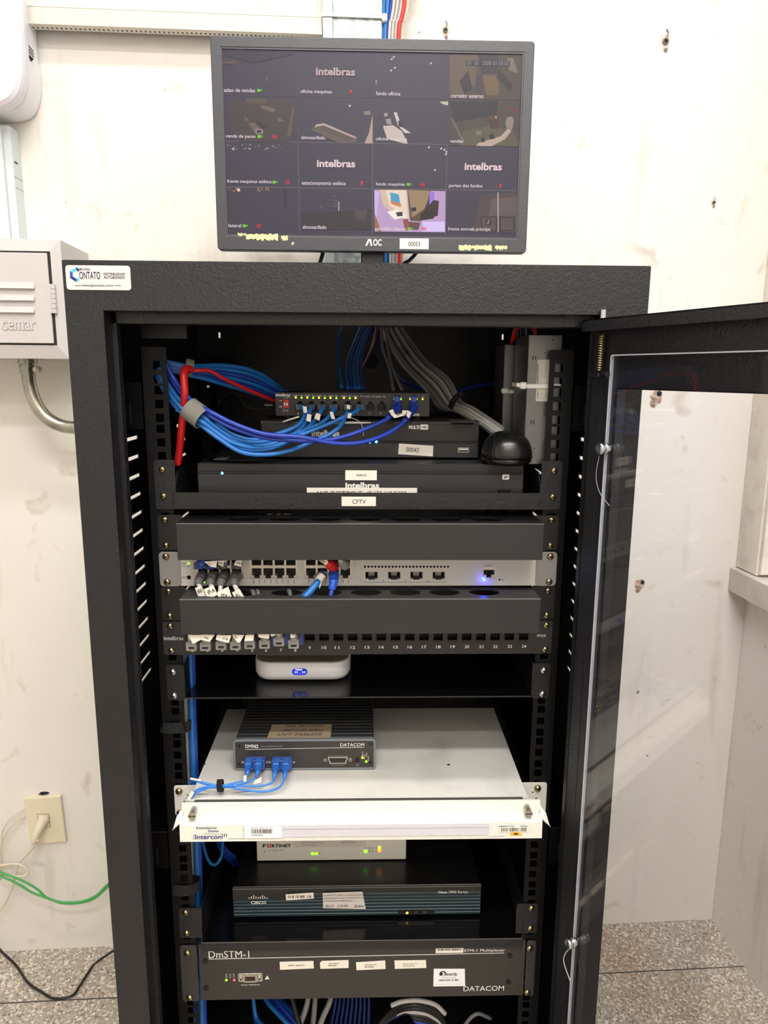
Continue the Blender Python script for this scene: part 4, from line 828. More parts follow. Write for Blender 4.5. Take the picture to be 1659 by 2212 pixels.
for i in range(16):
    k = i/15; j = random.uniform(-3, 3); d = (i % 4)*.008
    u0 = 818+44*k; pts = [(u0-6, 630, .40-d), (u0+2, 700, .37-d), (u0+18+10*k, 742+j, .33-d), (u0+50+12*k, 790+j-6*k, .26-d), (u0+96+10*k, 838-18*k+j, .20-d), (948+46*k, 880-14*k, .15-d*.6), (985+40*k, 888-2*k+j, .12-d*.6), (1040+30*k, 920-4*k+j, .09-d*.5), (1078+10*k, 950-24*k, .07)]
    b = B(); b.tube(path(pts), .0027, palegrey if i % 3 else greyc); tag(b.build('grey_lead'), 'grey lead in the thick bundle slanting from the roof to the power units', 'cable', 'grey leads in the slanting bundle')
for pts in ([(822, 640, .36), (826, 740, .32), (842, 800, .25), (850, 842, .18)], [(838, 640, .36), (836, 730, .32), (846, 790, .26), (868, 842, .18)]):
    b = B(); b.tube(path(pts), .0025, greyc); tag(b.build('thin_grey_lead'), 'grey lead dropping straight behind the small switch', 'cable', 'grey leads dropping behind the small switch')
b = B(); b.tube(path([(812, 640, .40), (822, 740, .38), (838, 780, .34), (870, 822, .28), (920, 842, .24), (980, 844, .24), (1040, 832, .26), (1090, 828, .28)]), .0026, blue); tag(b.build('crossing_lead'), 'royal blue lead crossing behind the grey bundle towards the power units', 'cable')
b = B(); c = at(990, 868, .12); ax = (at(1010, 885, .12)-at(968, 850, .14)).normalized(); b.band(c, ax, .0135, .008, .0012, velcrob); tag(b.build('velcro_strap'), 'black strap around the slanting grey bundle', 'strap')

# ---- mouse
t = thing('computer_mouse', 'glossy black computer mouse resting on the recorder beside the power units', 'mouse', (.178, .022, NZ1))
def dome(cx, cy, z0, rx, ry, h, m, p=2.3, zmin=0):
    b = bmesh.new(); rings = []; N = 36
    for i in range(13):
        a = i/12*pi/2; zz = sin(a)**.9*h; k = cos(a)**.72
        rings.append([b.verts.new((cx+rx*k*math.copysign(abs(cos(t))**(2/p), cos(t)), cy+ry*k*math.copysign(abs(sin(t))**(2/p), sin(t)), z0+zz)) for t in [2*pi*j/N for j in range(N)]])
    for x, y in zip(rings, rings[1:]):
        for j in range(N): b.faces.new((x[j], x[(j+1) % N], y[(j+1) % N], y[j]))
    b.faces.new(rings[0][::-1]); bmesh.ops.remove_doubles(b, verts=b.verts, dist=1e-6); bmesh.ops.recalc_face_normals(b, faces=b.faces); return b
b = B(); b._add(dome(.179, .021, NZ1+.008, .0305, .033, .0315, gloss), gloss, None, True); b.build('shell', t)
b = B(); b.lathe([(0, 0), (.027, 0), (.0305, .004), (.030, .0085), (0, .0085)], Matrix.Translation((.179, .021, NZ1+.0003)) @ Matrix.Diagonal((1, 1.07, 1, 1)), gloss, 40); b.build('base', t)
b = B(); P = []
for i in range(9):
    a = i/8*pi/2; P.append(V((.158+.004*i/8, .021-.0318*cos(a)**.72*.86, NZ1+.008+.0315*sin(a)**.9*.93)))
b.tube(P, .0005, darkhole, 5); b.build('button_seam', t)

# ---- power supplies on the right side
def psu(name, label, x, y0, y1, z0, z1, xr, front=True):
    t = thing(name, label, 'power supply', (x, y0, z0))
    b = B(); dk = mat('brushed_zinc_case', (112, 113, 113), .36, .85, bump=(1400, .06))
    b.box(x, xr, y0, y1, z0, z1, dk, .0006); b.build('case', t); return t
px0 = at(1143, 723, .012).x; pz1 = at(1143, 723, .012).z; pz0 = at(1138, 1003, .012).z
t = psu('power_supply', 'tall brushed metal power supply with a white rating label behind the right post', px0, .012, .088, pz0, pz1, .238)
Y = .012; b = B(); x0, x1, z0, z1 = pxr(1157, 777, 1193, 867, Y); b.plate([rect(x0, x1, z0, z1, .0015)], Y-.0003, .0003, mat('pale_rating_label', (196, 192, 184), .5)); rl = b.build('rating_label', t)
b = B()
for k, (u, v0, v1) in enumerate(((1183.5, 782, 824), (1180.5, 782, 815), (1177.5, 782, 817), (1173.5, 782, 824), (1182, 847, 862), (1178, 847, 858), (1171, 848, 864))):
    x0, x1, z0, z1 = pxr(u-1, v0, u+1, v1, Y-.0003); M = Matrix.Translation(((x0+x1)/2, 0, z1)) @ Matrix.Rotation(pi/2, 4, 'Y')
    b.text(('IMPORTADO POR INTELBRAS SA' if k < 4 else 'SN 12V 10A'), 0, -(x1-x0)/2, z1-z0, (x1-x0)/2, Y-.0003, ink, M=M)
for i in range(34):
    v = 787+i*2.2
    if 836 < v < 846: continue
    x0, x1, z0, z1 = pxr(1160.5, v, 1163, v+random.uniform(.5, 1.5), Y-.0003); b.box(x0, x1, Y-.0005, Y-.0003, z0, z1, ink)
b.build('label_print', rl)
b = B(); x0, x1, z0, z1 = pxr(1171, 900, 1180, 952, Y); M = Matrix.Translation((x0, 0, z1)) @ Matrix.Rotation(pi/2, 4, 'Y')
b.text('intelbras', 0, 0, z1-z0, x1-x0, Y, mat('embossed_steel', (160, 160, 158), .35, .7), bold=.01, M=M, t=.0008); b.build('embossed_lettering', t)
b = B()
for u, v, r in ((1193, 734, .0013), (1177, 762, .0011), (1154, 968, .0014)): q = at(u, v, Y); b.cyl(V((q.x, Y-.0004, q.z)), (0, 1, 0), r, .0006, darkhole, 14); b.band(V((q.x, Y-.0003, q.z)), (0, 1, 0), r, .0004, .0003, nickel)
for u, v in ((1151, 773), (1157, 773), (1147, 912), (1153, 912)): x0, x1, z0, z1 = pxr(u-1.2, v-4.5, u+1.2, v+4.5, Y); b.plate([rect(x0, x1, z0, z1, .0006)], Y-.0004, .0005, darkhole)
b.build('vent_hole', t)
q1 = at(1108, 740, .1); t2 = psu('rear_power_supply', 'second brushed metal power supply standing behind the labelled one', .187, .100, .165, pz0, .2045, .235)
zt1 = at(1160, 834, .01).z
b = B(); b.box(px0-.001, .239, .0095, .0115, zt1-.003, zt1+.0025, nylon, .0008); b.box(px0-.0022, px0-.0006, .0095, .09, zt1-.002, zt1+.003, nylon); b.box(px0-.009, px0-.001, .006, .016, zt1-.0035, zt1+.0045, nylon, .0015); b.box(px0-.013, px0-.009, .008, .013, zt1-.001, zt1+.0035, nylon, .0008); tag(b.build('cable_tie'), 'white nylon tie clamped across the labelled power supply', 'cable tie')
q = at(1093, 845, .10); b = B(); b.box(q.x-.006, q.x+.003, .095, .105, q.z-.003, q.z+.004, nylon, .0015); b.box(q.x+.003, q.x+.012, .098, .102, q.z-.003, q.z+.002, nylon, .0008); tag(b.build('cable_tie'), 'white nylon tie on the rear power supply', 'cable tie')
for i, (m, d) in enumerate(((redc, 0), (redc, 1.8), (redc, 3.6), (redc, 5.4), (blackc, -14), (blackc, -20), (blackc, -27), (greyc, -10), (blackc, 10))):
    pts = [(1156+d*.9, 730, .045), (1152+d, 713-abs(d)*.1, .045), (1142+d*1.1, 704, .05), (1128+d, 701-d*.2, .06), (1112+d*1.4, 712, .08), (1102+d*.4, 745, .11)] if m == redc else [(1150+d*1.2, 728, .08), (1144+d, 708, .08), (1130+d*1.1, 703, .09), (1116+d*.8, 716, .11), (1108+d*.6, 750, .14)]
    b = B(); b.tube(path(pts), .0011 if m == redc else .0021, m, 8); L = 'red wire' if m == redc else ('black wire' if m == blackc else 'grey wire')
    tag(b.build('supply_wire'), L+' looping over the top of the power supplies', 'wire', None if m == greyc else L+'s over the power supplies')

# ------------------------------------------------------------------ cable organisers
def organiser(label, top, zt, zb, x0, x1, fm=panelgrey):
    t = thing('cable_organiser', label, 'cable organiser', (0, 0, U(top+44)))
    b = B(); fy = -.045
    b.box(x0, x1, fy-.0012, fy, zb, zt, panelgrey, .0003); b.build('front_cover', t)
    b = B(); b.box(x0, x1, fy-.0016, fy+.0004, zt-.0006, zt+.0003, edge); b.build('worn_edge', t)
    # top and bottom flanges with oval cable holes
    for z, nme in ((zt-.0012, 'top_flange'), (zb, 'bottom_flange')):
        b = B(); L = [[(x0, 0), (x1, 0), (x1, -.044), (x0, -.044)]]
        for k in range(7): L.append(circ(-.1345+.0475*k, -.0195, .0185, 20, .0125))
        b.plate(L, 0, .0012, fm); bmesh.ops.transform(b.bm, matrix=Matrix.Translation((0, 0, z+.0012)) @ Matrix.Rotation(-pi/2, 4, 'X') @ Matrix.Diagonal((1, 1, 1, 1)), verts=b.bm.verts[:])
        for v in b.bm.verts: pass
        b.build(nme, t)
    for s in (-1, 1):
        b = B(); a, c = sorted((s*.2115, s*.2415)); b.plate([rect(a, c, U(top+44), U(top+.6), .0035)], -.0016, .0015, black)
        a, c = sorted(((x0 if s < 0 else x1), (x0 if s < 0 else x1)-s*.0012)); b.box(a, c, fy, 0, zb, zt-.0008, panelgrey); b.build('mounting_ear', t)
    return t
o1 = organiser('upper charcoal cable organiser cover above the silver switch', 0, -.0017, -.0445, -.2075, .2124, black)  # flanges coloured black to paint in the shade of the shelf above
ear_screws(o1, .2325, (6.35, 38.1))
o2 = organiser('lower charcoal cable organiser cover between the silver switch and the numbered patch panel', 88.9, -.0915, -.1340, -.2080, .2131)
ear_screws(o2, .2325, (95.25, 127))

# ------------------------------------------------------------------ silver 24 port switch
t = thing('silver_switch', 'silver 24 port rack switch with CONSOLE port and grey ears between the charcoal covers', 'network switch', (0, .1, U(88.5)))
Y = -.003; GX0, GX1, GZ0, GZ1 = -.2172, .2228, U(88.2), U(45.2)
blocks = [(424, 525), (540, 643), (657, 761)]
loops = [rect(GX0, GX1, GZ0, GZ1)]
bz = []
for u0, u1 in blocks: x0, x1, z0, z1 = pxr(u0, 1198, u1, 1251, Y); loops.append(rect(x0, x1, z0, z1)); bz.append((x0, x1, z0, z1))
vents = [pxr(786+i*7.47, 1221.5, 791+i*7.47, 1227, Y) for i in range(25)]
for a, c, e, f_ in vents: loops.append(circ((a+c)/2, (e+f_)/2, .0014, 10))
sfps = [pxr(u0, 1234, u0+29, 1251, Y) for u0 in (788, 837, 885, 933)]
for a, c, e, f_ in sfps: loops.append(rect(a, c, e, f_))
cons = pxr(1042, 1226, 1070, 1249, Y); loops.append(rect(*cons))
for u, v, r in ((408, 1247.5, .0026), (407, 1223, .0008), (1079, 1252.5, .0012)): q = at(u, v, Y); loops.append(circ(q.x, q.z, r, 14))
b = B(); b.plate(loops, Y, .0012, alum); b.build('front_plate', t)
b = B(); b.box(GX0, GX1, .012, .22, GZ0, GZ1, alum); b.box(GX0, GX1, Y+.0012, .012, GZ1-.001, GZ1, alum); b.box(GX0, GX1, Y+.0012, .012, GZ0, GZ0+.001, alum); b.box(GX0, GX0+.001, Y+.0012, .012, GZ0, GZ1, alum); b.box(GX1-.001, GX1, Y+.0012, .012, GZ0, GZ1, alum)
b.box(GX0+.001, GX1-.001, .010, .0119, GZ0+.001, GZ1-.001, darkhole); b.build('chassis', t)
for x0, x1, z0, z1 in bz:
    b = B(); L = [rect(x0, x1, z0, z1)]; cw = (x1-x0-.003)/4; zh = (z1-z0); zm = z0+zh*.52
    for k in range(4):
        a = x0+.0015+k*cw+.0012; c = a+cw-.0024
        w_ = c-a; e, f_ = z0+.0012, zm-.0022; h = f_-e
        L.append([(a, f_), (a, e+h*.28), (a+w_*.2, e+h*.28), (a+w_*.2, e), (a+w_*.8, e), (a+w_*.8, e+h*.28), (c, e+h*.28), (c, f_)])
        L.append(rect(a, c, zm+.0014, z1-.0015))
    b.plate(L, Y-.0003, .0125, nickel); b.box(x0, x1, .0085, .0098, z0, z1, darkhole); b.build('port_block', t)
for q in sfps:
    b = B(); a, c, e, f_ = q; b.plate([rect(a, c, e, f_), rect(a+.0009, c-.0009, e+.0009, f_-.0007)], Y-.0006, .010, nickel); b.box(a+.0042, c-.0042, Y-.0008, Y+.004, e-.0004, e+.0030, darkhole); b.box(a+.0045, c-.0045, .003, .004, e+.001, f_-.002, earm)
    b.build('fibre_slot', t)
b = B(); a, c, e, f_ = cons; w_ = c-a; h = f_-e
b.plate([rect(a-.0004, c+.0004, e-.0004, f_+.0004), [(a+.0011, f_-.0028), (a+.0011, e+h*.32), (a+w_*.3, e+h*.32), (a+w_*.3, e+.0012), (c-w_*.3, e+.0012), (c-w_*.3, e+h*.32), (c-.0011, e+h*.32), (c-.0011, f_-.0028)]], Y-.0006, .010, nickel); b.build('console_port', t)
led(t, 407.5, 1217, Y, ledg, .0015); led(t, 1046, 1252.5, Y, ledb, .0014); led(t, 441.5, 1258, Y, ledg, .0009)
pl = bpy.data.lights.new('console_lamp_light', 'POINT'); pl.energy = .006; pl.color = (.02, .05, 1); pl.shadow_soft_size = .001
po = bpy.data.objects.new('console_lamp_light', pl); COL.objects.link(po); po.location = at(1046, 1255, Y-.006)
b = B(); ptext(b, 'CONSOLE', 1046, 1220, 1064, 1223, Y, ink); ptext(b, 'RST', 1083, 1251, 1090, 1254, Y, ink); ptext(b, 'PWR', 391.5, 1215.5, 401, 1219, Y, ink); ptext(b, 'SYS', 392, 1221.5, 400, 1225, Y, ink); ptext(b, 'MODE', 393, 1245.5, 401, 1249, Y, ink)
for i, u in enumerate((547.5, 560.5, 572.5, 585, 597.5, 610, 622.5, 635)): ptext(b, str(9+i), u-2.2, 1256.5, u+2.2, 1260, Y, ink); x0, x1, z0, z1 = pxr(u-1, 1253.2, u+1, 1255.2, Y); b.box(x0, x1, Y-.0002, Y, z0, z1, ink)
for s, u in (('17', 666.5), ('20', 703), ('23', 740.5), ('24', 752.5)): ptext(b, s, u-2.2, 1256, u+2.2, 1259.5, Y, ink); x0, x1, z0, z1 = pxr(u-1, 1252.8, u+1, 1254.8, Y); b.box(x0, x1, Y-.0002, Y, z0, z1, ink)
for s, u in (('25', 779), ('26', 828), ('27', 877), ('28', 925)): ptext(b, s, u-2.4, 1252.5, u+1.6, 1256, Y, ink)
for u0, u1, v0, v1 in ((786, 871, 1257.3, 1258), (880, 963, 1256.8, 1257.5), (786, 786.8, 1255.5, 1258), (962.5, 963.3, 1255, 1257.5)): x0, x1, z0, z1 = pxr(u0, v0, u1, v1, Y); b.box(x0, x1, Y-.0002, Y, z0, z1, ink)
ptext(b, 'GE', 872, 1255.5, 877, 1258.5, Y, ink); b.build('printed_lettering', t)
for s in (-1, 1):
    b = B(); a, c = sorted((s*.2160, s*.2412)); b.plate([rect(a, c, U(88.4), U(45.2), .0045), ], -.0046, .0016, earm, .0003); b.build('grey_ear', t)
ear_screws(t, .2325, (50.8, 82.55), Y=-.0048, k=1.05)
# plugs in the silver switch
def boot(parent, P, m, r0, r1, ribs=5, name='boot'):
    b = B(); b.tube(P, r0, m, 12, rad=lambda k: (r0+(r1-r0)*k)*(1+.06*sin(k*ribs*2*pi)), k=16); return b.build(name, parent)
def gplug(name, label, group, jack, boots, cab, m, bm, r0=.0058, r1=.0040, cr=.0028, plug=PL):
    t = thing(name, label, 'patch cable', at(*jack), group)
    q = at(*jack); b = B(); b.box(q.x-.0055, q.x+.0055, q.y-.006, q.y+.011, q.z-.0042, q.z+.0040, plug, .0005); b.build('plug', t)
    BP = [q+V((0, .002, 0))]+path(boots); boot(t, BP, bm, r0, r1)
    b = B(); b.tube([BP[-1]+(BP[-2]-BP[-1])*.3]+path(cab), cr, m); b.build('jacket', t); return t
SG = 'grey booted leads in the lower row of the silver switch'
lab = [((437, 1243, -.003), [(434, 1247, -.013), (430, 1254, -.022), (428, 1263, -.026)], [(436, 1278, -.030), (446, 1300, -.032), (452, 1330, -.030)], [(421, 1270, -.0315), (433, 1266, -.0335), (441, 1286, -.035), (429, 1291, -.033)], 'BRAN'),
       ((462, 1243, -.003), [(459, 1247, -.013), (455, 1255, -.022), (455, 1264, -.026)], [(460, 1278, -.030), (466, 1300, -.032), (468, 1330, -.030)], [(440, 1273, -.032), (461, 1264, -.0335), (470, 1285, -.036), (449, 1294, -.0345)], 'IP-A'),
       ((485, 1243, -.003), [(482, 1248, -.013), (478, 1256, -.022), (476, 1266, -.026)], [(476, 1280, -.030), (478, 1300, -.032), (478, 1330, -.030)], [(469, 1279, -.033), (493, 1267, -.0335), (502, 1294, -.036), (472, 1297, -.036)], 'INT'),
       ((511, 1243, -.003), [(509, 1248, -.013), (506, 1256, -.022), (506, 1265, -.026)], [(514, 1280, -.030), (522, 1300, -.032), (526, 1330, -.030)], [(501, 1280, -.033), (517, 1272, -.0345), (530, 1294, -.036), (510, 1297, -.036)], 'PR')]
wn = ['first', 'second', 'third', 'fourth']
for i, (j, bo, ca, tg, tx) in enumerate(lab):
    t2 = gplug('booted_lead', 'grey booted lead with white tag, %s from the left in the silver switch lower row' % wn[i], SG, j, bo, ca, palegrey, greyboot, .0064, .0046)
    flag(t2, [k[:2] for k in tg], [k[2] for k in tg], tx, (.25, .35, .95, .75))
for i, (u, m, bm) in enumerate(((431, blue, scblue2), (455, blue, scblue2), (480, palegrey, greyboot), (511, palegrey, greyboot))):
    t2 = gplug('upper_lead', ('royal blue' if i < 2 else 'grey')+' lead bending up from the silver switch top row, %s from the left' % wn[i], None, (u, 1220, -.003), [(u+1, 1221, -.012), (u+3, 1220, -.022), (u+6, 1212, -.027)], [(u+9, 1200, -.03), (u+12, 1170, -.03), (u+14, 1140, -.03)], m, bm)
    if i == 1: flag(t2, [(440, 1213), (470, 1211), (466, 1226), (455, 1224)], -.034, 'DO', (.55, .45, .95, .9))
    if i > 1: flag(t2, [(u-9+8*(i-2), 1211), (u+4+9*(i-2), 1211), (u+2+8*(i-2), 1224), (u-8+2*(i-2), 1220)], -.034, 'PRI', (.2, .3, .9, .85))
t2 = gplug('red_booted_lead', 'red booted lead bending up from the silver switch above the blue booted one', None, (720, 1222, -.003), [(720, 1224, -.012), (715, 1222, -.02), (706, 1214, -.026)], [(698, 1205, -.03), (690, 1170, -.03)], redc, redc, .0066, .005)
flag(t2, [(684, 1208), (706, 1208), (709, 1215), (704, 1221)], -.034, 'ITER', (.1, .2, .8, .8))
t2 = gplug('upper_lead', 'grey booted lead at the right end of the silver switch top row', None, (745, 1219, -.003), [(745, 1221, -.012), (742, 1220, -.02), (737, 1212, -.026)], [(733, 1203, -.03), (730, 1170, -.03)], palegrey, greyc, .0064, .0046)
t2 = gplug('light_blue_lead', 'light blue lead with white tag running down left from the silver switch port 19', None, (697, 1240, -.003), [(694, 1244, -.010), (690, 1249, -.014)], [(684, 1260, -.02), (672, 1275, -.026), (656, 1294, -.032), (640, 1330, -.032)], cyan, PL, .0052, .0040, .0042)
b = B(); c = at(691, 1250, -.0145); b.band(c, (at(697, 1243, -.012)-at(685, 1259, -.018)).normalized(), .0045, .011, .0003, paper); b.build('wrapped_tag', t2); flag(t2, [(688, 1256), (694, 1254), (694, 1262), (690, 1273)], -.02)
t2 = gplug('blue_booted_lead', 'royal blue ribbed boot lead hanging from the silver switch port 21', None, (721, 1240, -.003), [(721, 1246, -.014), (720, 1258, -.022), (717, 1274, -.027)], [(715, 1284, -.029), (712, 1300, -.031), (708, 1330, -.031)], blue, mat('bright_royal_boot', (24, 78, 190), .4), .0064, .0046, ribs=8) if False else gplug('blue_booted_lead', 'royal blue ribbed boot lead hanging from the silver switch port 21', None, (721, 1240, -.003), [(721, 1246, -.014), (720, 1258, -.022), (717, 1274, -.027)], [(715, 1284, -.029), (712, 1300, -.031), (708, 1330, -.031)], blue, mat('bright_royal_boot', (24, 78, 190), .4), .0064, .0046)
for pts in ([(552, 1330, -.02), (549, 1290, -.018), (545, 1277, -.010), (535, 1280, .02)], [(636, 1330, -.02), (628, 1290, -.018), (624, 1276, -.010), (615, 1280, .02)], [(560, 1330, -.02), (559, 1290, -.018), (556, 1277, -.010), (546, 1280, .02)]):
    b = B(); b.tube(path(pts), .0028, greyboot); tag(b.build('grey_loop'), 'dark grey lead passing through an oval hole of the lower organiser', 'cable', 'grey leads through the organiser holes')

# ------------------------------------------------------------------ numbered patch panel
t = thing('numbered_patch_bay', 'black 24 port numbered patch panel below the lower charcoal cover', 'patch panel', (0, 0, U(177.4)))
Y = -.002; loops = [rect(-.2420, .2405, U(177.4), U(134.2), .003)]
pu = {1: 415, 2: 446, 3: 477, 4: 508, 5: 539, 6: 570, 7: 604, 8: 638, 9: 669, 10: 700, 11: 731, 12: 762}
for i in range(13, 25): pu[i] = 793+(i-13)*30.75
KH = {}
for i in range(1, 25): x0, x1, z0, z1 = pxr(pu[i]-12, 1362, pu[i]+12, 1386.5-.09*(i > 12)*(i-12), Y); KH[i] = (x0, x1, z0, z1); loops.append(rect(x0, x1, z0, z1))
b = B(); b.plate(loops, Y, .002, device2); b.build('front_plate', t)
b = B(); b.box(-.21, .22, .012, .014, U(170), U(136), darkhole); b.build('rear_frame', t)
for i in range(9, 25):
    x0, x1, z0, z1 = KH[i]; b = B(); b.plate([rect(x0-.0004, x1+.0004, z0-.0004, z1), rect(x0+.0009, x1-.0009, z0+.0016, z1-.001)], Y+.0005, .010, mat('keystone_frame', (24, 26, 30), .35)); b.build('port_frame', t)
b = B()
for i in range(1, 25):
    u = {1: 416, 2: 448, 3: 480, 4: 512, 5: 545, 6: 575, 7: 607, 8: 638, 9: 669, 10: 700, 11: 728, 12: 762}.get(i, 793+(i-13)*30.8); v = 1399-(i-9)*.2 if i > 8 else 1404.5
    ptext(b, str(i), u-(2.4 if i < 10 else 5), v-3.2, u+(2.4 if i < 10 else 5), v+3.2, Y, white, bold=.02)
ptext(b, 'intelbras', 354, 1374, 396, 1383, Y, mat('dim_white_print', (165, 165, 163), .6), bold=.02); ptext(b, 'PPDB', 1160, 1370.5, 1179, 1376, Y, MATS['dim_white_print'], bold=.02); b.build('printed_lettering', t)
ear_screws(t, .2325, (139.7, 171.45), Y=-.0025)
b = B()
for u0, u1 in ((480, 492), (511, 523), (543, 553), (568, 577), (592, 600), (618, 627), (646, 656)): x0, x1, z0, z1 = pxr(u0-4, 1366, u1, 1390, Y); b.box(x0, x1, Y-.004, Y+.008, z0, z1, scblue2)
b.build('blue_socket', t)
ordn = ['1', '2', '3', '4', '5', '6', '7', '8']
for i, (u, v) in enumerate(((413, 1396), (443, 1396), (477, 1394), (508, 1394), (539, 1392), (571, 1391), (602, 1386), (634, 1391))):
    t2 = thing('patch_panel_lead', 'grey booted lead plugged into patch panel position %s' % ordn[i], 'patch cable', at(u, v, -.02), 'grey leads plugged into the patch panel')
    q = at(u, v-6, -.028); b = B(); b.box(q.x-.0058, q.x+.0058, -.016, .008, q.z-.004, q.z+.004, PL, .0005); b.build('plug', t2)
    w = V((0, 0, 0)); boot(t2, [V((q.x, -.006, q.z)), V((q.x, -.020, q.z)), V((q.x+.0006, -.027, q.z+.003)), V((q.x+.001, -.031, q.z+.011))], greyc, .0062, .0044, 5)
    g = at(u, v+2, -.030); b = B(); b.plate([rect(g.x-.0064, g.x+.0064, g.z-.0050, g.z+.0060, .0012), rect(g.x-.0034, g.x+.0034, g.z-.0030, g.z-.0002)], g.y, .010, greyc, .0005); b.box(g.x-.0034, g.x+.0034, g.y+.004, g.y+.005, g.z-.003, g.z, darkhole); b.build('latch_guard', t2)
    b = B(); b.tube([V((q.x+.001, -.033, q.z+.008)), V((q.x+.001, -.036, q.z+.02)), V((q.x+.004, -.034, q.z+.04))], .003, palegrey); b.build('jacket', t2)
    fl_ = [[(406, 1372), (438, 1371), (434, 1382), (417, 1391)], [(432, 1371), (464, 1371), (453, 1387), (434, 1382)], [(468, 1372), (500, 1372), (494, 1389), (466, 1382)], [(502, 1372), (528, 1371), (519, 1387), (513, 1388)], [(530, 1372), (549, 1371), (547, 1384), (528, 1385)], [(557, 1370), (582, 1370), (581, 1380), (559, 1377)], [(583, 1369), (597, 1369), (592, 1374), (586, 1375)], [(627, 1369), (637, 1369), (637, 1377), (628, 1378)]][i]
    flag(t2, fl_, -.041, ['', 'FIA', 'CR', 'MPO', '', '', '', 'EN'][i], (.5, .5, .95, .9))

# ------------------------------------------------------------------ shelf with the white router
t = thing('black_shelf', 'plain black shelf under the patch panel holding the white router', 'shelf', (0, 0, U(234.5)))
b = B(); b.box(-.2195, .2195, -.002, .30, U(235.2), U(233.9), glosssh); b.box(-.2195, -.2183, -.001, .30, U(234), U(193), black); b.box(.2183, .2195, -.001, .30, U(234), U(190), black); b.build('tray', t)
b = B(); b.box(-.2185, .2185, -.0026, -.0018, U(235.4), U(234.6), mat('dim_edge', (56, 54, 54), .4)); b.build('front_edge', t)
for s in (-1, 1):
    b = B(); a, c = sorted((s*.2190, s*.2405)); b.plate([rect(a, c, U(238), U(190.5), .003)], -.0016, .0015, black); b.build('mounting_ear', t)
ear_screws(t, .2325, (200.0, 231.8), me=SCREWZ, k=1.1)
RY = .038; a = at(533, 1476, RY); c = at(761, 1437, RY)
t = thing('white_router', 'white rounded router with a small lit blue oval display on the black shelf', 'router', (-.08, .09, U(233.9)))
def rbox(x0, x1, y0, y1, z0, z1, r, prof):
    b = bmesh.new(); rings = []
    for ins, z in prof: rings.append([b.verts.new((x, y, z)) for x, y in rect(x0+ins, x1-ins, y0+ins, y1-ins, max(r-ins, .001), 7)])
    for p, q in zip(rings, rings[1:]):
        n = len(p)
        for j in range(n): b.faces.new((p[j], p[(j+1) % n], q[(j+1) % n], q[j]))
    b.faces.new(rings[0][::-1]); b.faces.new(rings[-1]); bmesh.ops.recalc_face_normals(b, faces=b.faces); return b
zb = U(233.9); zt = at(640, 1437, RY).z+.003
b = B(); b._add(rbox(-.1395, -.0130, RY, RY+.118, zb, zt, .024, [(.010, zb+.0015), (.003, zb+.004), (.0, zb+.010), (.0, zt-.0016), (.0016, zt)]), plasticw, None, True); b.build('shell', t)
b = B(); b._add(rbox(-.1395, -.0130, RY, RY+.118, zb, zt, .024, [(.0022, zt-.0002), (.0022, zt+.0004), (.003, zt+.0007)]), mat('warm_grey_router_lid', (150, 144, 124), .4), None, False); b.build('lid', t)
b = B(); q = at(647.5, 1451, RY); b.plate([rect(q.x-.0100, q.x+.0100, q.z-.0045, q.z+.0045, .0043, 6)], RY-.0003, .0006, mat('display_blue', (10, 24, 170), .3, emit=.7)); d_ = b.build('oval_display', t)
b = B(); lw_ = mat('display_white', (225, 235, 255), .4, emit=1.2); ptext(b, 'Online', 638, 1444.5, 653, 1448, RY-.0003, lw_, bold=.02); ptext(b, '0.0  -  0.0', 636, 1450, 660, 1453, RY-.0003, lw_, bold=.02); x0, x1, z0, z1 = pxr(634, 1455, 661, 1455.8, RY-.0003); b.box(x0, x1, RY-.0005, RY-.0003, z0, z1, mat('display_line', (90, 110, 250), .4, emit=1)); b.build('display_text', d_)
b = B(); b.box(-.13, -.025, RY+.02, RY+.1, zb, zb+.002, darkhole); b.build('foot', t)

# ------------------------------------------------------------------ off-white fibre tray
TZ = -.350
t = thing('fibre_tray', 'off-white fibre distribution tray pulled forward in the middle of the rack', 'fibre tray', (0, .08, -.39))
b = B(); b.box(-.2085, .2095, -.044, .20, TZ-.001, TZ, trayw); 
for s in (-1, 1): a, c = sorted((s*.209, s*.2078)); b.box(a, c, -.02, .20, TZ-.035, TZ-.001, trayw)
b.box(-.2085, .2095, .1988, .20, TZ-.035, TZ-.001, trayw); b.box(-.2085, .2095, -.044, .20, TZ-.036, TZ-.035, trayw)
b.build('top_cover', t)
b = B(); b.box(-.2020, .2030, -.0470, -.0425, TZ-.0006, TZ+.0003, mat('tray_gap', (70, 66, 60), .8)); b.build('cover_seam', t)
b = B(); pr_ = [(-.050, -.3503), (-.0535, -.3650), (-.0640, -.3672), (-.0655, -.3690), (-.0665, -.3905), (-.060, -.3912), (-.047, -.372), (-.047, -.3503)]
b.extrude_profile(pr_, -.2162, .2236, bevelw); fp = b.build('front_panel', t)
FY = -.0666
b = B(); x0, x1, z0, z1 = pxr(526, 1777, 1056, 1808, FY); b.plate([rect(x0, x1, z0, z1, .001)], FY-.0012, .0014, mat('clear_label_holder', (206, 205, 212), .25), .0002); b.box(x0, x1, FY-.0016, FY-.0012, z1-.0055, z1-.0045, mat('holder_ridge', (180, 180, 188), .3)); b.build('label_holder', fp)
b = B(); x0, x1, z0, z1 = pxr(529, 1785, 609, 1810, FY-.0014); b.plate([rect(x0, x1, z0, z1, .0012)], FY-.002, .0006, mat('white_gloss_sticker', (238, 238, 240), .3)); lb_ = b.build('barcode_label', fp)
b = B(); barcode(b, 541, 1791, 588, 1800.5, FY-.0021, ink, 34); ptext(b, 'DESTRO RISERS SR FIX', 541, 1787, 587, 1789.5, FY-.0021, ink); ptext(b, 'DO01PLS', 544, 1802.5, 568, 1805.5, FY-.0021, ink, bold=.02); b.build('label_print', lb_)
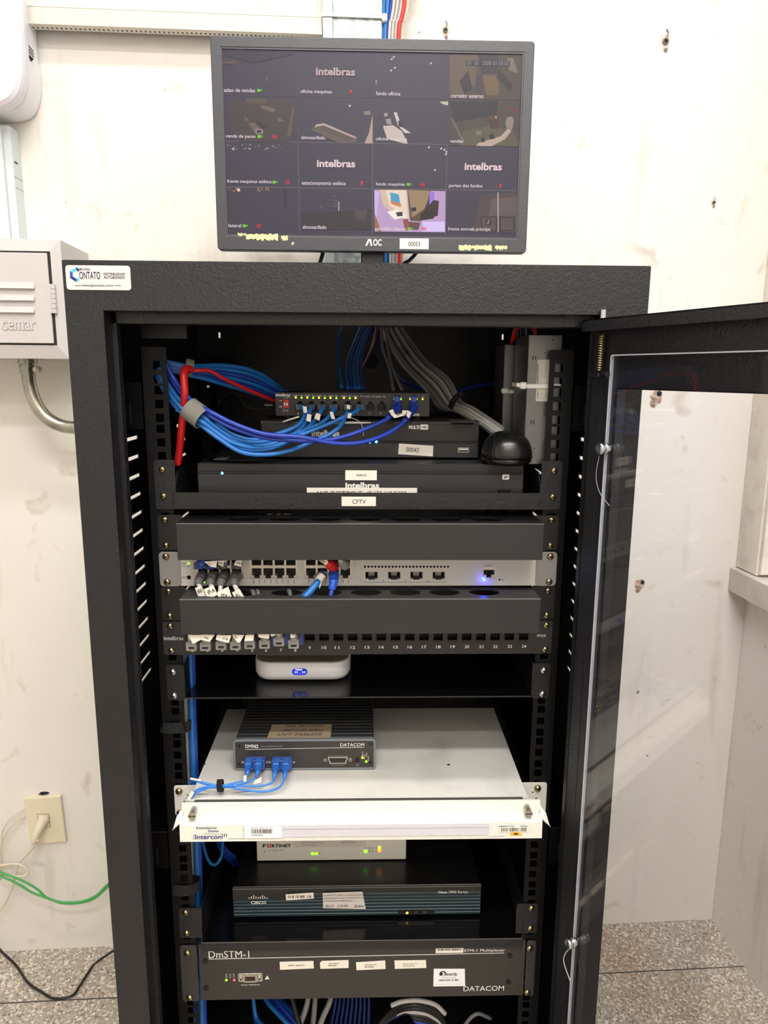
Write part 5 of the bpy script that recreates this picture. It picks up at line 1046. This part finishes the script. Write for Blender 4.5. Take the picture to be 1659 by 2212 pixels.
b = B(); ptext(b, 'Rosenberger', 424, 1786, 469, 1792, FY, navy, bold=.02); ptext(b, 'Domex', 450, 1792.5, 473, 1797.5, FY, navy, bold=.02); ptext(b, 'Intercon', 422, 1802, 478, 1813, FY, navy, bold=.015); ptext(b, 'II', 484, 1801, 490, 1807, FY, navy)
M = Matrix.Translation(at(420.5, 1813, FY)) @ Matrix.Rotation(-pi/2, 4, 'Y'); b.text('DIO', 0, 0, .0062, .0018, 0, navy, M=M)
for u0, v0, u1, v1 in ((440, 1801, 480, 1801.7), (480, 1801.3, 481, 1811), (492, 1811.2, 527, 1812), (1056, 1806.5, 1090, 1807.2)): x0, x1, z0, z1 = pxr(u0, v0, u1, v1, FY); b.box(x0, x1, FY-.0002, FY, z0, z1, navy)
b.build('maker_lettering', fp)
b = B(); P = pxr(1077, 1782, 1141, 1797, FY); b.box(P[0], P[1], FY-.0004, FY, P[2], P[3], paper); barcode(b, 1080, 1788, 1139, 1796, FY-.0004, ink, 30); ptext(b, 'EMBRATEL', 1078, 1783, 1112, 1786.5, FY-.0004, mat('sky_print', (70, 110, 160), .6), bold=.02); ptext(b, 'SGP', 1124, 1783, 1140, 1786.5, FY-.0004, MATS['sky_print'], bold=.02); b.build('asset_barcode', fp)
b = B(); P = [at(u, v, FY-.0002) for u, v in ((1106, 1797.5), (1123, 1797.5), (1128, 1805), (1101, 1805))]; b.slab(P, .0002, mat('hazard_yellow', (242, 180, 40), .5)); P = [at(u, v, FY-.0004) for u, v in ((1112, 1799.5), (1117, 1799.5), (1121, 1803), (1108, 1803))]; b.slab(P, .0001, ink); b.build('hazard_sticker', fp)
kn = mat('knurled_knob', (176, 168, 158), .35, .8)
for u in (416, 1141):
    q = at(u, 1757 if u < 800 else 1752, -.060); b = B(); b.cyl(V((q.x, -.050, q.z)), (0, -1, -.05), .0040, .0125, kn, 20); b.cyl(V((q.x, -.0620, q.z-.0009)), (0, -1, 0), .0046, .0025, kn, 20); b.box(q.x-.0044, q.x+.0044, -.0649, -.0644, q.z-.0014, q.z-.0006, slot); b.build('thumb_screw', t)
for s in (-1, 1):
    b = B(); x = -.214 if s < 0 else .2225
    P = [V((x, -.051, -.3545)), V((x+s*.007, -.058, -.362)), V((x+s*.011, -.062, -.376)), V((x+s*.0125, -.063, -.378)), V((x+s*.005, -.063, -.371)), V((x, -.060, -.367))]
    b.poly(P+[p+V((0, .0012, 0)) for p in P], [tuple(range(6)), tuple(range(6, 12))]+[(i, (i+1) % 6, 6+(i+1) % 6, 6+i) for i in range(6)], trayw); b.build('side_wing', t)
    b = B(); a, c = (-.2390, -.2080) if s < 0 else (.2100, .2448)
    L = [rect(a, c, -.3985, -.3560, .003)]; xx = -.2215 if s < 0 else .2265
    for dx, z in ((0, -.3700), (-s*-.005, -.3790)): L.append(circ(xx+dx, z, .0013, 10))
    b.plate(L, -.0016, .0016, trayw, .0003); b.build('mounting_ear', t)
    for z in (-.3635, -.3945): screw(t, s*.2325, -.002, z, None, 1.15)
b = B()
for u, v in ((969, 1652), (1116, 1645), (441, 1651)): q = atz(u, v, TZ); b.lathe([(0, .0006), (.0014, .0006), (.0018, 0)], Matrix.Translation(q) @ Matrix.Diagonal((1.3 if u == 969 else 1, 1, 1, 1)), darkhole, 10)
b.build('cover_rivet', t)

# ------------------------------------------------------------------ optical protection unit
OY = .022
a = at(505, 1663, OY); c = at(812, 1600, OY); ox0, ox1, oz0, oz1 = a.x, c.x-.0003, TZ+.0005, at(660, 1598, OY).z
t = thing('optical_unit', 'dark grey optical protection unit with ribbed top standing on the off-white tray', 'network unit', ((ox0+ox1)/2, .1, TZ))
rim = mat('grey_plastic_rim', (112, 118, 122), .5); dmf = mat('brown_black_faceplate', (52, 49, 46), .5, bump=(900, .2)); rib = mat('ribbed_charcoal_case', (44, 44, 45), .5, bump=(700, .4))
b = B(); b.plate([rect(ox0, ox1, oz0, oz1, .004), rect(ox0+.0028, ox1-.0028, oz0+.0028, oz1-.0028, .0015)], OY, .006, rim, .0008); b.build('bezel', t)
b = B(); b.plate([rect(ox0+.0026, ox1-.0026, oz0+.0026, oz1-.0026, .0015)], OY+.0012, .002, dmf); b.build('faceplate', t)
b = B(); b.box(ox0+.003, ox1-.003, OY+.005, OY+.205, oz0+.002, oz1-.0031, rib, .001)
for i in range(22): b.box(ox0+.0035, ox1-.0035, OY+.012+i*.0088, OY+.017+i*.0088, oz1-.004, oz1-.0026, rib, .0006); b.box(ox1-.0036, ox1-.0022, OY+.012+i*.0088, OY+.017+i*.0088, oz0+.008, oz1-.003, rib); b.box(ox0+.0022, ox0+.0036, OY+.012+i*.0088, OY+.017+i*.0088, oz0+.008, oz1-.003, rib)
b.build('ribbed_case', t)
q = [atz(u, v, oz1-.0012) for u, v in ((577, 1594), (714, 1593), (717, 1564), (588, 1565))]
b = B(); b.slab(q, .0004, mat('kraft_paper_note', (158, 138, 112), .8)); nt_ = b.build('paper_note', t)
b = B(); ex = (q[1]-q[0]); ey = (q[3]-q[0]); exn = ex.normalized(); eyn = ey.normalized()
M = Matrix(((exn.x, 0, eyn.x, q[0].x), (exn.y, 0, eyn.y, q[0].y), (exn.z, -1, eyn.z, q[0].z+.0004), (0, 0, 0, 1)))
M = Matrix(((exn.x, 0, eyn.x, q[0].x), (exn.y, 0, eyn.y, q[0].y), (0, -1, 0, q[0].z+.0003), (0, 0, 0, 1)))
for i, s in enumerate(('MNL 3W ATIMOS', 'AND 2USD 2MHG', 'LNT 2436558')): b.text(s, .012+.004*(2-i), .003+(2-i)*.0115+.002, ex.length-.012, .0095+(2-i)*.0115+.002, 0, mat('faded_pen', (70, 62, 66), .8), M=M, shear=.25)
b.build('handwriting', nt_)
FYo = OY+.0012
b = B(); ptext(b, 'DM962', 530, 1608, 558, 1616, FYo, white, bold=.02); ptext(b, 'OPTICAL PROTECTION UNIT', 563, 1610.5, 611, 1614, FYo, mat('dim_print', (150, 150, 148), .6)); ptext(b, 'DATACOM', 735, 1605, 787, 1612.5, FYo, white, bold=.005)
x0, x1, z0, z1 = pxr(531, 1618, 786, 1618.6, FYo); P = [at(531, 1619.5, FYo-.0002), at(786, 1614.6, FYo-.0002), at(786, 1613.8, FYo-.0002), at(531, 1618.7, FYo-.0002)]; b.slab(P, .0001, white)
for u, s in ((541, 'PORT 1'), (562, 'PORT 2'), (600, 'PORT 1'), (621, 'PORT 2')): ptext(b, s, u-6, 1633.5, u+6, 1636, FYo, MATS['dim_print'])
ptext(b, 'ALARM/CONTROL', 717, 1652, 744, 1654.5, FYo, MATS['dim_print']); ptext(b, 'LOOP', 768, 1649.5, 776, 1652, FYo, MATS['dim_print']); ptext(b, 'TEST', 768.5, 1653, 775, 1655.5, FYo, MATS['dim_print'])
for u, s, v1 in ((783.5, 'OPR ON', 1634), (787.5, 'SYNC', 1640), (791.5, 'FAIL', 1636), (795.5, 'POWER', 1644)): q = at(u+1.2, v1, FYo); M = Matrix.Translation(q) @ Matrix.Rotation(-pi/2, 4, 'Y'); b.text(s, 0, 0, .0072, .0014, 0, white, M=M)
b.build('printed_lettering', t)
for u, v, m in ((783, 1636.5, ledg), (791, 1645, ledg)): led(t, u, v, FYo, ledy if u < 785 else ledg, .0017)
led(t, 791, 1636.5, FYo, mat('unlit_red_lens', (110, 20, 26), .4), .0012); led(t, 783, 1645, FYo, mat('unlit_lens', (90, 84, 50), .4), .001)
for u, v in ((517, 1611), (517, 1651), (800, 1607), (800, 1647)): q = at(u, v, FYo); b = B(); b.cyl(V((q.x, FYo-.001, q.z)), (0, 1, 0), .0017, .001, darkhole, 12); b.build('case_screw', t)
b = B(); x0, x1, z0, z1 = pxr(708, 1632, 752, 1647, FYo); dx = .003
b.plate([[(x0+dx, z0), (x1-dx, z0), (x1, z1), (x0, z1)], [(x0+dx+.0012, z0+.0012), (x1-dx-.0012, z0+.0012), (x1-.0016, z1-.0012), (x0+.0016, z1-.0012)]], FYo-.004, .004, nickel); b.box(x0+.002, x1-.002, FYo-.0022, FYo, z0+.001, z1-.001, mat('socket_black', (12, 12, 12), .4))
for r_, n in ((.35, 8), (.68, 8)):
    for i in range(n): b.cyl(V((x0+.0045+i*(x1-x0-.009)/(n-1), FYo-.0026, z0+(z1-z0)*r_)), (0, 1, 0), .0004, .0004, earm, 6)
for x in (x0-.003, x1+.003): b.cyl(V((x, FYo-.003, (z0+z1)/2)), (0, 1, 0), .0023, .003, nickel, 6); b.cyl(V((x, FYo-.0032, (z0+z1)/2)), (0, 1, 0), .0011, .0003, darkhole, 10)
b.build('alarm_socket', t)
b = B(); x0, x1, z0, z1 = pxr(767.5, 1636, 776, 1646, FYo); b.box(x0, x1, FYo-.0008, FYo, z0, z1, darkhole, .0003); b.build('test_button', t)
for (u0, u1) in ((530, 573), (588, 631)):
    b = B(); x0, x1, z0, z1 = pxr(u0, 1638, u1, 1660, OY-.004); b.box(x0, x1, OY-.010, FYo, z0+.001, z1, scblue2, .0006)
    for k in (.25, .75): b.box(x0+(x1-x0)*k-.001, x0+(x1-x0)*k+.001, OY-.0105, OY-.009, z1-.004, z1, darkhole)
    b.build('fibre_adapter', t)
    for u in (u0-5, u1+4): q = at(u, 1645.5, FYo); b = B(); b.cyl(V((q.x, FYo-.0015, q.z)), (0, 1, 0), .0015, .0015, nickel, 12); b.build('adapter_screw', t)
# fibre leads
FG = 'blue fibre leads of the optical unit'
FL = [((537, 1650), [(535, 1668, -.022), (533, 1678, -.026), (530, 1684, -.028), (520, 1688, -.030), (500, 1693, -.032), (478, 1697, -.034), (450, 1699, -.036), (430, 1704, -.038), (418, 1712, -.04), (404, 1726, -.04)], 'leftmost'),
      ((559, 1650), [(557, 1668, -.022), (552, 1680, -.026), (540, 1688, -.028), (520, 1694, -.030), (498, 1699, -.032), (478, 1701, -.034), (452, 1702, -.036), (432, 1709, -.038), (420, 1716, -.04), (408, 1730, -.04)], 'second'),
      ((597, 1650), [(594, 1672, -.022), (591, 1687, -.028), (580, 1694, -.030), (560, 1698, -.032), (530, 1698, -.034), (500, 1697, -.034), (478, 1697, -.034), (455, 1694, -.034), (438, 1690, -.034), (422, 1685, -.034), (411, 1684, -.03), (407, 1690, -.02)], 'third'),
      ((618, 1650), [(616, 1672, -.022), (613, 1685, -.028), (604, 1700, -.032), (585, 1708, -.034), (560, 1710, -.036), (530, 1707, -.036), (500, 1701, -.034), (478, 1699, -.034), (455, 1696, -.034), (438, 1692, -.034), (424, 1687, -.034), (414, 1686, -.03), (409, 1694, -.02)], 'rightmost')]
for (u, v), pts, w_ in FL:
    t2 = thing('fibre_lead', 'bright blue fibre lead, %s of the four plugged into the optical unit' % w_, 'fibre cable', at(u, v, 0), FG)
    q = at(u, 1652, OY-.016); b = B(); b.box(q.x-.0042, q.x+.0042, OY-.022, OY-.008, q.z-.005, q.z+.005, scblue, .0008); b.box(q.x-.0034, q.x+.0034, OY-.029, OY-.022, q.z-.0058, q.z+.002, scblue, .0008); b.build('connector', t2)
    b = B(); b.tube([V((q.x, OY-.027, q.z-.002)), at(*pts[0]), at(*pts[1])], .004, scblue, rad=lambda k: .0042-.0026*k); b.build('boot', t2)
    b = B(); b.tube([at(*pts[0])]+path(pts[1:]), .0013, fibre, 8); b.build('jacket', t2)
b = B(); c = at(476, 1697, -.034); b.band(c, V((1, 0, .05)).normalized(), .0042, .007, .0016, velcrob, 1.4); tag(b.build('velcro_strap'), 'small black strap pinching the four blue fibre leads', 'strap')
for Q, lb, Ys in (([(526, 1676), (533, 1675), (532, 1689), (526, 1689)], 'tiny white tag on the leftmost fibre lead', -.031), ([(550, 1686), (566, 1678), (564, 1690), (547, 1695)], 'white paper tag lying right of the second fibre lead', -.029), ([(403, 1727), (413, 1709), (420, 1712), (409, 1731)], 'white sleeve tag where the fibre leads leave the tray', -.043), ([(411, 1680), (434, 1684), (434, 1688), (411, 1684)], 'white tag on the upper fibre pair beside the post', -.037)):
    b = B(); b.slab([at(u, v, Ys) for u, v in Q], .0004, paper); tag(b.build('fibre_tag'), lb, 'paper tag')

# ------------------------------------------------------------------ white firewall box on the teal router
CZ1, CZ0 = -.5345, -.5835; CY = .035
t = thing('lower_shelf', 'black shelf with tall side brackets holding the teal fronted router', 'shelf', (0, 0, -.604))
b = B(); b.box(-.2130, .2218, -.0045, -.003, -.6005, -.5868, powder, .0003); b.box(-.2130, .2218, -.004, .30, -.5880, -.5868, glosssh); b.build('tray', t)
b = B(); b.box(-.2130, .2218, -.0049, -.0038, -.5873, -.5866, edge); b.build('worn_edge', t)
for s in (-1, 1):
    b = B(); x = -.2125 if s < 0 else .2213
    b.poly([V((x, -.004, -.604)), V((x, .30, -.604)), V((x, .30, -.55)), V((x, .02, -.537)), V((x, -.001, -.537)), V((x, -.004, -.575))]+[V((x+.0012, -.004, -.604)), V((x+.0012, .30, -.604)), V((x+.0012, .30, -.55)), V((x+.0012, .02, -.537)), V((x+.0012, -.001, -.537)), V((x+.0012, -.004, -.575))], [tuple(range(6)), tuple(range(6, 12))]+[(i, (i+1) % 6, 6+(i+1) % 6, 6+i) for i in range(6)], powder)
    a, c = sorted((s*.2125, s*.2415)); b.plate([rect(a, c, -.5815, -.536, .002)], -.0016, .0015, powder); b.build('mounting_ear', t)
ear_screws(t, .2325, (542.5, 573.8))
t = thing('teal_router', 'black and dark teal router with horizontal grille lines on the lower shelf', 'router', (0, .15, CZ0))
cx0, cx1 = at(503, 1950, CY).x, at(1039, 1945, CY).x; teal = mat('dark_teal_grille', (26, 46, 52), .4)
b = B(); b.box(cx0+.002, cx1-.002, CY+.008, .28, CZ0+.001, CZ1-.0005, gloss, .001)
for x in (cx0+.03, cx1-.03): b.cyl(V((x, CY+.03, -.5868)), (0, 0, 1), .008, .005, darkhole)
b.build('case', t)
b = B(); zt_ = at(800, 1931, CY).z
b.box(cx0, cx1, CY+.001, CY+.010, zt_, CZ1, gloss, .0008); b.box(cx0, cx0+.078, CY, CY+.004, zt_-.0055, CZ1-.0035, gloss, .0003); b.box(cx0, cx1, CY+.0003, CY+.0012, CZ1-.0032, CZ1-.0026, mat('trim_line', (120, 122, 122), .3)); b.build('top_fascia', t)
b = B(); n = 7; h = (zt_-CZ0)/n
for i in range(n): b.box(cx0, cx1, CY+.0012, CY+.010, CZ0+i*h+.0009, CZ0+(i+1)*h, teal, .0006)
b.box(cx0, cx1, CY+.0035, CY+.009, CZ0, zt_, darkhole); b.build('grille', t)
b = B(); ptext(b, 'cisco', 542, 1949, 575, 1954, CY, white, bold=.03) if False else ptext(b, 'CISCO', 542, 1946, 575, 1953, CY, white, bold=.03)
for i, h_ in enumerate((2, 4, 7, 4, 2.5, 4, 7, 4, 2)): u = 538.5+i*4.8; x0, x1, z0, z1 = pxr(u-.8, 1940-h_*.9, u+.8, 1941.5, CY); b.box(x0, x1, CY-.0002, CY, z0, z1, white)
ptext(b, 'Cisco', 946, 1924.5, 966, 1929.5, CY+.001, white, bold=.03); ptext(b, '1900 Series', 969, 1923.5, 1011, 1929.5, CY+.001, white); b.build('brand_lettering', t)
b = B(); P = [at(u, v, CY-.0002) for u, v in ((617, 1932), (677, 1928), (678, 1941), (618, 1945))]; b.slab(P, .0002, paper); M = Matrix.Rotation(0, 4, 'Y'); barcode(b, 621, 1934, 674, 1940, CY-.0003, ink, 30); b.build('barcode_label', t)
b = B(); P = [at(u, v, CY-.0006) for u, v in ((697, 1929), (783, 1926), (790, 1964), (698, 1962))]; b.slab(P, .0004, mat('greyish_paper', (205, 198, 192), .8)); nl = b.build('service_note', t)
b = B()
for i, (s, u0, u1) in enumerate((('CLIENTE: DELTA MAQUINAS', 699, 783), ('DESIGNACAO: MNS/IP/0701', 700, 783), ('ATENDIMENTO: 08007212021', 700, 762))): ptext(b, s, u0, 1933+i*6-.8, u1, 1936.5+i*6-.8, CY-.0007, ink)
ptext(b, 'BLD  22MB.', 703, 1954, 753, 1960, CY-.0007, mat('pen_ink', (60, 60, 80), .7), shear=.2); ptext(b, 'Embra', 765, 1954, 786, 1960, CY-.0007, ink, shear=.4, bold=.01); b.build('note_lettering', nl)
b = B(); x0, x1, z0, z1 = pxr(860, 1966, 938, 1976, CY); b.plate([rect(x0, x1, z0, z1, .001)], CY+.0006, .001, gloss); ptext(b, 'ACT', 895, 1969.5, 903, 1972, CY+.0006, earm); ptext(b, 'POE', 914, 1969, 922, 1971.5, CY+.0006, earm); b.build('lamp_strip', t)
led(t, 879.5, 1972, CY+.0006, ledy, .0018)
FYf = .088; fx0, fx1 = at(555, 1850, FYf).x, at(877, 1850, FYf).x; fz1 = CZ1+.0395
t = thing('white_firewall', 'flat white firewall box with green and orange lamps on top of the teal router', 'firewall', (-.04, .15, CZ1))
b = B(); b.box(fx0, fx1, FYf, FYf+.15, CZ1+.0012, fz1, mat('white_case_paint', (222, 220, 214), .45), .0008); b.box(fx0+.01, fx1-.01, FYf+.01, FYf+.14, CZ1, CZ1+.0015, darkhole); b.build('case', t)
b = B(); fd = mat('dark_brand_print', (44, 44, 48), .6); ptext(b, 'F', 567.5, 1823, 575, 1830.5, FYf, fd, bold=.04); ptext(b, 'RTINET', 587, 1823, 629, 1830.5, FYf, fd, bold=.04)
x0, x1, z0, z1 = pxr(577, 1823, 585.5, 1830.5, FYf); b.plate([rect(x0, x1, z0, z1), rect(x0+.0016, x1-.0016, z0+.0014, z1-.0014)], FYf-.0002, .0002, redp); ptext(b, 'FortiGate 40F', 580, 1835, 612, 1838.5, FYf, mat('grey_soft_print', (120, 120, 120), .6)); b.build('brand_lettering', t)
b = B(); x0, x1, z0, z1 = pxr(634, 1816, 790, 1830, FYf); b.box(x0, x1, FYf-.0002, FYf, z0, z1, mat('pale_tape', (208, 204, 196), .5)); ptext(b, 'DELTA MAQUINAS', 652, 1818, 700, 1821.5, FYf-.0002, MATS['grey_soft_print']); ptext(b, 'MNS/IP/08107', 652, 1824, 686, 1827, FYf-.0002, MATS['grey_soft_print']); ptext(b, 'EMBRATEL', 737, 1813.5, 763, 1816.8, FYf-.0002, MATS['grey_soft_print']); ptext(b, '08007213000', 737, 1818.5, 769, 1821.5, FYf-.0002, MATS['grey_soft_print']); b.build('paper_strip', t)
for u, v, m, r in ((675, 1844, ledg, .0024), (683.5, 1844, ledg, .0024), (790, 1839, ledg, .0030), (819.5, 1830.5, ledy, .0024), (819.5, 1837, ledo, .0030)): led(t, u, v, FYf, m, r)
b = B()
for u, v in ((571, 1839), (691, 1843), (798, 1838.5), (805, 1838.5), (813, 1838.5), (790, 1831.5), (798, 1831.5), (805, 1831.5), (813, 1831.5)): q = at(u, v, FYf); b.cyl(V((q.x, FYf-.0003, q.z)), (0, 1, 0), .0008, .0003, fd, 8)
b.build('unlit_lamp', t)

# ------------------------------------------------------------------ multiplexer
t = thing('multiplexer', 'dark grey multiplexer two rack units tall, lowest device in the rack', 'network unit', (0, .1, -.6815))
mx = mat('warm_dark_faceplate', (50, 47, 44), .5, bump=(900, .25)); Y = -.0008
b = B(); b.plate([rect(-.2180, .2272, -.6812, -.5935, .001)], Y, .0013, mx, .0003); b.box(-.217, .226, .002, .28, -.680, -.595, rib); b.build('faceplate', t)
for s in (-1, 1):
    b = B(); a, c = (-.2425, -.2200) if s < 0 else (.2288, .2412); c = c if s < 0 else .2415
    b.plate([rect(a, c, -.6812, -.5935, .003)], -.0022, .0022, mx, .0003); b.build('mounting_ear', t)
ear_screws(t, .2325, (604.0, 674.5), Y=-.0028, k=1.1)
b = B(); ptext(b, 'DmSTM-1', 451, 2053, 538, 2069.5, Y, white); ptext(b, 'STM-1 Multiplexer', 1002, 2049, 1091, 2058, Y, white, bold=.005); ptext(b, 'DATACOM', 1001, 2129, 1089, 2141, Y, white, bold=.003)
P = [at(u, v, Y-.0002) for u, v in ((451, 2072.5), (1089, 2059.2), (1089, 2058.0), (451, 2071.2))]; b.slab(P, .0001, white); ptext(b, 'RS232 TERMINAL', 521, 2125.5, 562, 2129, Y, white); 
for u, s in ((489, 'POWER'), (497, 'FAIL'), (505, 'ALARM')): q = at(u+1.5, 2112, Y); M = Matrix.Translation(q) @ Matrix.Rotation(-pi/2, 4, 'Y'); b.text(s, 0, 0, .0068, .0016, 0, white, M=M)
P = [at(u, v, Y-.0002) for u, v in ((572, 2116), (582, 2115), (577, 2107))]; b.poly(P, [(0, 1, 2)], white); b.build('printed_lettering', t)
led(t, 489, 2117, Y, ledg, .0018); led(t, 506, 2117, Y, ledr, .0017); led(t, 498, 2117.5, Y, MATS['unlit_red_lens'], .0012)
b = B(); x0, x1, z0, z1 = pxr(515, 2101, 567, 2120, Y); b.plate([rect(x0, x1, z0, z1, .002)], Y-.001, .001, nickel, .0002); b.plate([rect(x0+.0075, x1-.0075, z0+.001, z1-.001, .001), rect(x0+.0095, x1-.0095, z0+.003, z1-.003)], Y-.0032, .0024, nickel); b.box(x0+.009, x1-.009, Y-.0025, Y-.001, z0+.002, z1-.002, mat('maroon_insert', (50, 24, 28), .5))
for x in (x0+.004, x1-.004): b.cyl(V((x, Y-.0030, (z0+z1)/2-.001)), (0, 1, 0), .0027, .0025, nickel, 6); b.cyl(V((x, Y-.0032, (z0+z1)/2-.001)), (0, 1, 0), .0013, .0004, darkhole, 10)
b.build('serial_socket', t)
for u, v in ((443, 2075), (445, 2134), (1101, 2064), (1098, 2121)): q = at(u, v, Y); b = B(); b.cyl(V((q.x, Y-.001, q.z)), (0, 1, 0), .0026, .001, darkhole, 14); b.lathe([(.0026, 0), (.0034, -.0006), (.0036, .0004)], Matrix.Translation((q.x, Y-.0006, q.z)) @ Matrix.Rotation(pi/2, 4, 'X'), black, 14); b.build('case_screw', t)
for (Q, tx, ty) in (([(604, 2078), (677, 2076), (678, 2092), (605, 2095)], 'EMBT01 MNS/IP-01', ''), ([(691, 2080), (695, 2076), (753, 2074), (753, 2091), (692, 2093)], 'CCF DELTA', 'MNS/IP0106'), ([(769, 2079), (832, 2075), (833, 2093), (770, 2096)], 'DELTA MAQUINAS', 'MF100908'), ([(852, 2075), (920, 2074), (921, 2091), (853, 2093)], 'IP 10.119.21.171', 'GTW 10.119.21.169')):
    b = B(); P = [at(u, v, Y-.0003) for u, v in Q]; n = len(P); b.poly(P+[p+V((0, .0003, 0)) for p in P], [tuple(range(n)), tuple(range(n, 2*n))]+[(i, (i+1) % n, n+(i+1) % n, n+i) for i in range(n)], paper)
    u0 = min(q[0] for q in Q); u1 = max(q[0] for q in Q); vm = sum(q[1] for q in Q)/n; 
    ptext(b, tx, u0+19, vm-(3 if ty else 1.5), u1-20, vm-(0 if ty else -1.5), Y-.0004, ink, bold=.01)
    if ty: ptext(b, ty, u0+19, vm+1.5, u1-26, vm+4.5, Y-.0004, ink, bold=.01)
    b.build('tape_label', t)
b = B(); P = [at(u, v, Y-.0003) for u, v in ((937, 2093), (1004, 2093), (1005, 2130), (936, 2131))]; b.slab(P, .0003, MATS['white_gloss_sticker']); al = b.build('approval_label', t)
b = B(); ptext(b, 'ANATEL', 962, 2102, 988, 2107.5, Y-.0004, ink, shear=.3, bold=.03); c = at(956, 2104, Y-.0004); b.cyl(V((c.x-.002, c.y-.0002, c.z)), (0, 1, 0), .0026, .0002, ink, 16); b.plate([circ(c.x+.0005, c.z+.0008, .0045, 20, .0040), circ(c.x, c.z, .0030, 16, .0032)], c.y, .0002, ink)
barcode(b, 945, 2115, 994, 2119.5, Y-.0004, ink, 34); ptext(b, '01-0777-03-1188', 955, 2110.5, 984, 2112.5, Y-.0004, ink); ptext(b, 'Produzido por Teracom Telematica Ltda.', 940, 2125, 1001, 2127, Y-.0004, ink); b.build('label_print', al)
b = B(); P = pxr(941, 2048, 1001, 2059, Y-.0003); b.box(P[0], P[1], Y-.0003, Y, P[2], P[3], paper); barcode(b, 943, 2049, 999, 2054, Y-.0004, ink, 32); b.build('barcode_label', t)

# ------------------------------------------------------------------ cable runs low in the rack
random.seed(11)
TG = 'trunk cables down the left post'
for i, (u, m, r) in enumerate(((404, greyc, .0034), (410, palegrey, .0034), (416, cyan, .0038), (422, blue, .0036), (401, blue, .003))):
    du = [0, 8, 14, 20, 26, 30]; pts = [(u-6, 1380, .03), (u-4, 1500, .03), (u, 1640, .035), (u+8, 1820, .035), (u+12, 1960, .04), (u+18, 2120, .035), (u+22, 2300, .035)]
    b = B(); b.tube(path([(a, v, y+i % 2*.008) for a, v, y in pts]), r, m); L = {greyc: 'grey', palegrey: 'grey', cyan: 'blue', blue: 'blue'}[m]
    tag(b.build('trunk_cable'), '%s trunk cable running down behind the left mounting post' % L, 'cable', '%s trunk cables down the left post' % L)
for v, d, lb in ((1568, 0, 'wide black strap looped round the left post beside the optical unit'), (1912, 22, 'wide black strap looped round the left post beside the teal router')):
    c = at(380+d, v, .015); b = B(); b.band(c, V((0, .35, 1)).normalized(), .0175, .013, .0016, velcrob, 1.15); tag(b.build('post_strap'), lb, 'strap')
for i in range(5):
    b = B(); k = i*6; b.tube(path([(432, 1790, .06), (446, 1850, .07), (462, 1868, .08), (478, 1850, .09), (482, 1800, .09)]) if i == 0 else path([(458+k*.6, 1790, .10), (470+k*.6, 1830, .11), (484+k, 1856-i, .12), (500+k*.7, 1868, .15), (530, 1880, .2)]), .0022, cyan if i == 0 else blue)
    tag(b.build('slack_fibre'), 'thin blue lead drooping in a loop under the off-white tray' if i == 0 else 'royal blue lead in the dark cluster under the off-white tray', 'cable', None if i == 0 else 'royal blue leads under the off-white tray')
for i in range(9):
    b = B(); o = i*9; d = (i % 3)*.012
    b.tube(path([(560+o*.9, 2120, .16+d), (575+o*.8, 2160, .14+d), (600+o*.8, 2190, .12+d), (640+o*.6, 2230, .10+d), (700+o*.4, 2290, .10+d)] if i < 6 else [(545, 2130, .17), (553, 2172+i*4, .15), (575, 2196+i*4, .13), (610, 2225+i*3, .12)]), .0034, blue if i % 2 else cyan)
    tag(b.build('bottom_lead'), 'blue lead sweeping right in the thick bunch under the multiplexer', 'cable', 'blue leads in the bunch under the multiplexer')
for i, pts in enumerate(([(670, 2120, .12), (664, 2165, .11), (655, 2195, .10), (640, 2230, .09)], [(683, 2120, .14), (680, 2170, .13), (676, 2215, .12), (672, 2250, .12)], [(722, 2120, .13), (712, 2165, .11), (700, 2192, .10), (682, 2240, .09)])):
    b = B(); b.tube(path(pts), .0044, greyc); tag(b.build('grey_bottom_lead'), 'grey cable hanging under the multiplexer between the blue bunches', 'cable', 'grey cables under the multiplexer')
for i in range(9):
    b = B(); u = 722+i*9; b.tube(path([(u, 2110, .20), (u+3, 2160, .19), (u-6+i, 2210, .18), (u-14+i*2, 2270, .18)]), .0026, mat('deep_blue_jacket', (28, 44, 110), .45)); tag(b.build('dark_blue_lead'), 'dark blue lead hanging deep under the multiplexer', 'cable', 'dark blue leads deep under the multiplexer')
for i in range(8):
    b = B(); o = i*8; m = blackc if i not in (3, 6) else (palegrey if i == 3 else blue)
    b.tube(path([(800-o*.2, 2300, .10), (806+o*.5, 2240-o*.6, .10), (838+o, 2184-o*.1+6, .10), (880+o*.4, 2164+i*7, .09), (930, 2172+i*7, .09), (962-o*.1, 2210+i*4, .09), (972-o*.2, 2290, .10)]), .0036, m)
    tag(b.build('coiled_cable'), {3: 'pale grey cable arched over in the coil under the multiplexer', 6: 'blue cable arched in the black coil under the multiplexer'}.get(i, 'black cable arched in the coil under the multiplexer'), 'cable', None if i in (3, 6) else 'black coiled cables under the multiplexer')
b = B(); b.tube(path([(845, 2172, .07), (870, 2163, .07), (905, 2161, .07), (940, 2170, .07), (962, 2190, .07)]), .0034, palegrey); tag(b.build('pale_arch_cable'), 'pale cable arching just below the multiplexer lower edge', 'cable')
b = B(); b.tube(path([(620, 2110, .10), (640, 2190, .09), (655, 2240, .08)]), .004, blackc); tag(b.build('black_diagonal_cable'), 'black cable crossing diagonally in front of the grey ones under the multiplexer', 'cable')
b = B(); b.tube(path([(985, 2260, .12), (1004, 2215, .12), (1030, 2190, .12), (1060, 2200, .13)]), .003, greyc); tag(b.build('grey_hook_lead'), 'dark grey cable hooking over at the right under the multiplexer', 'cable')
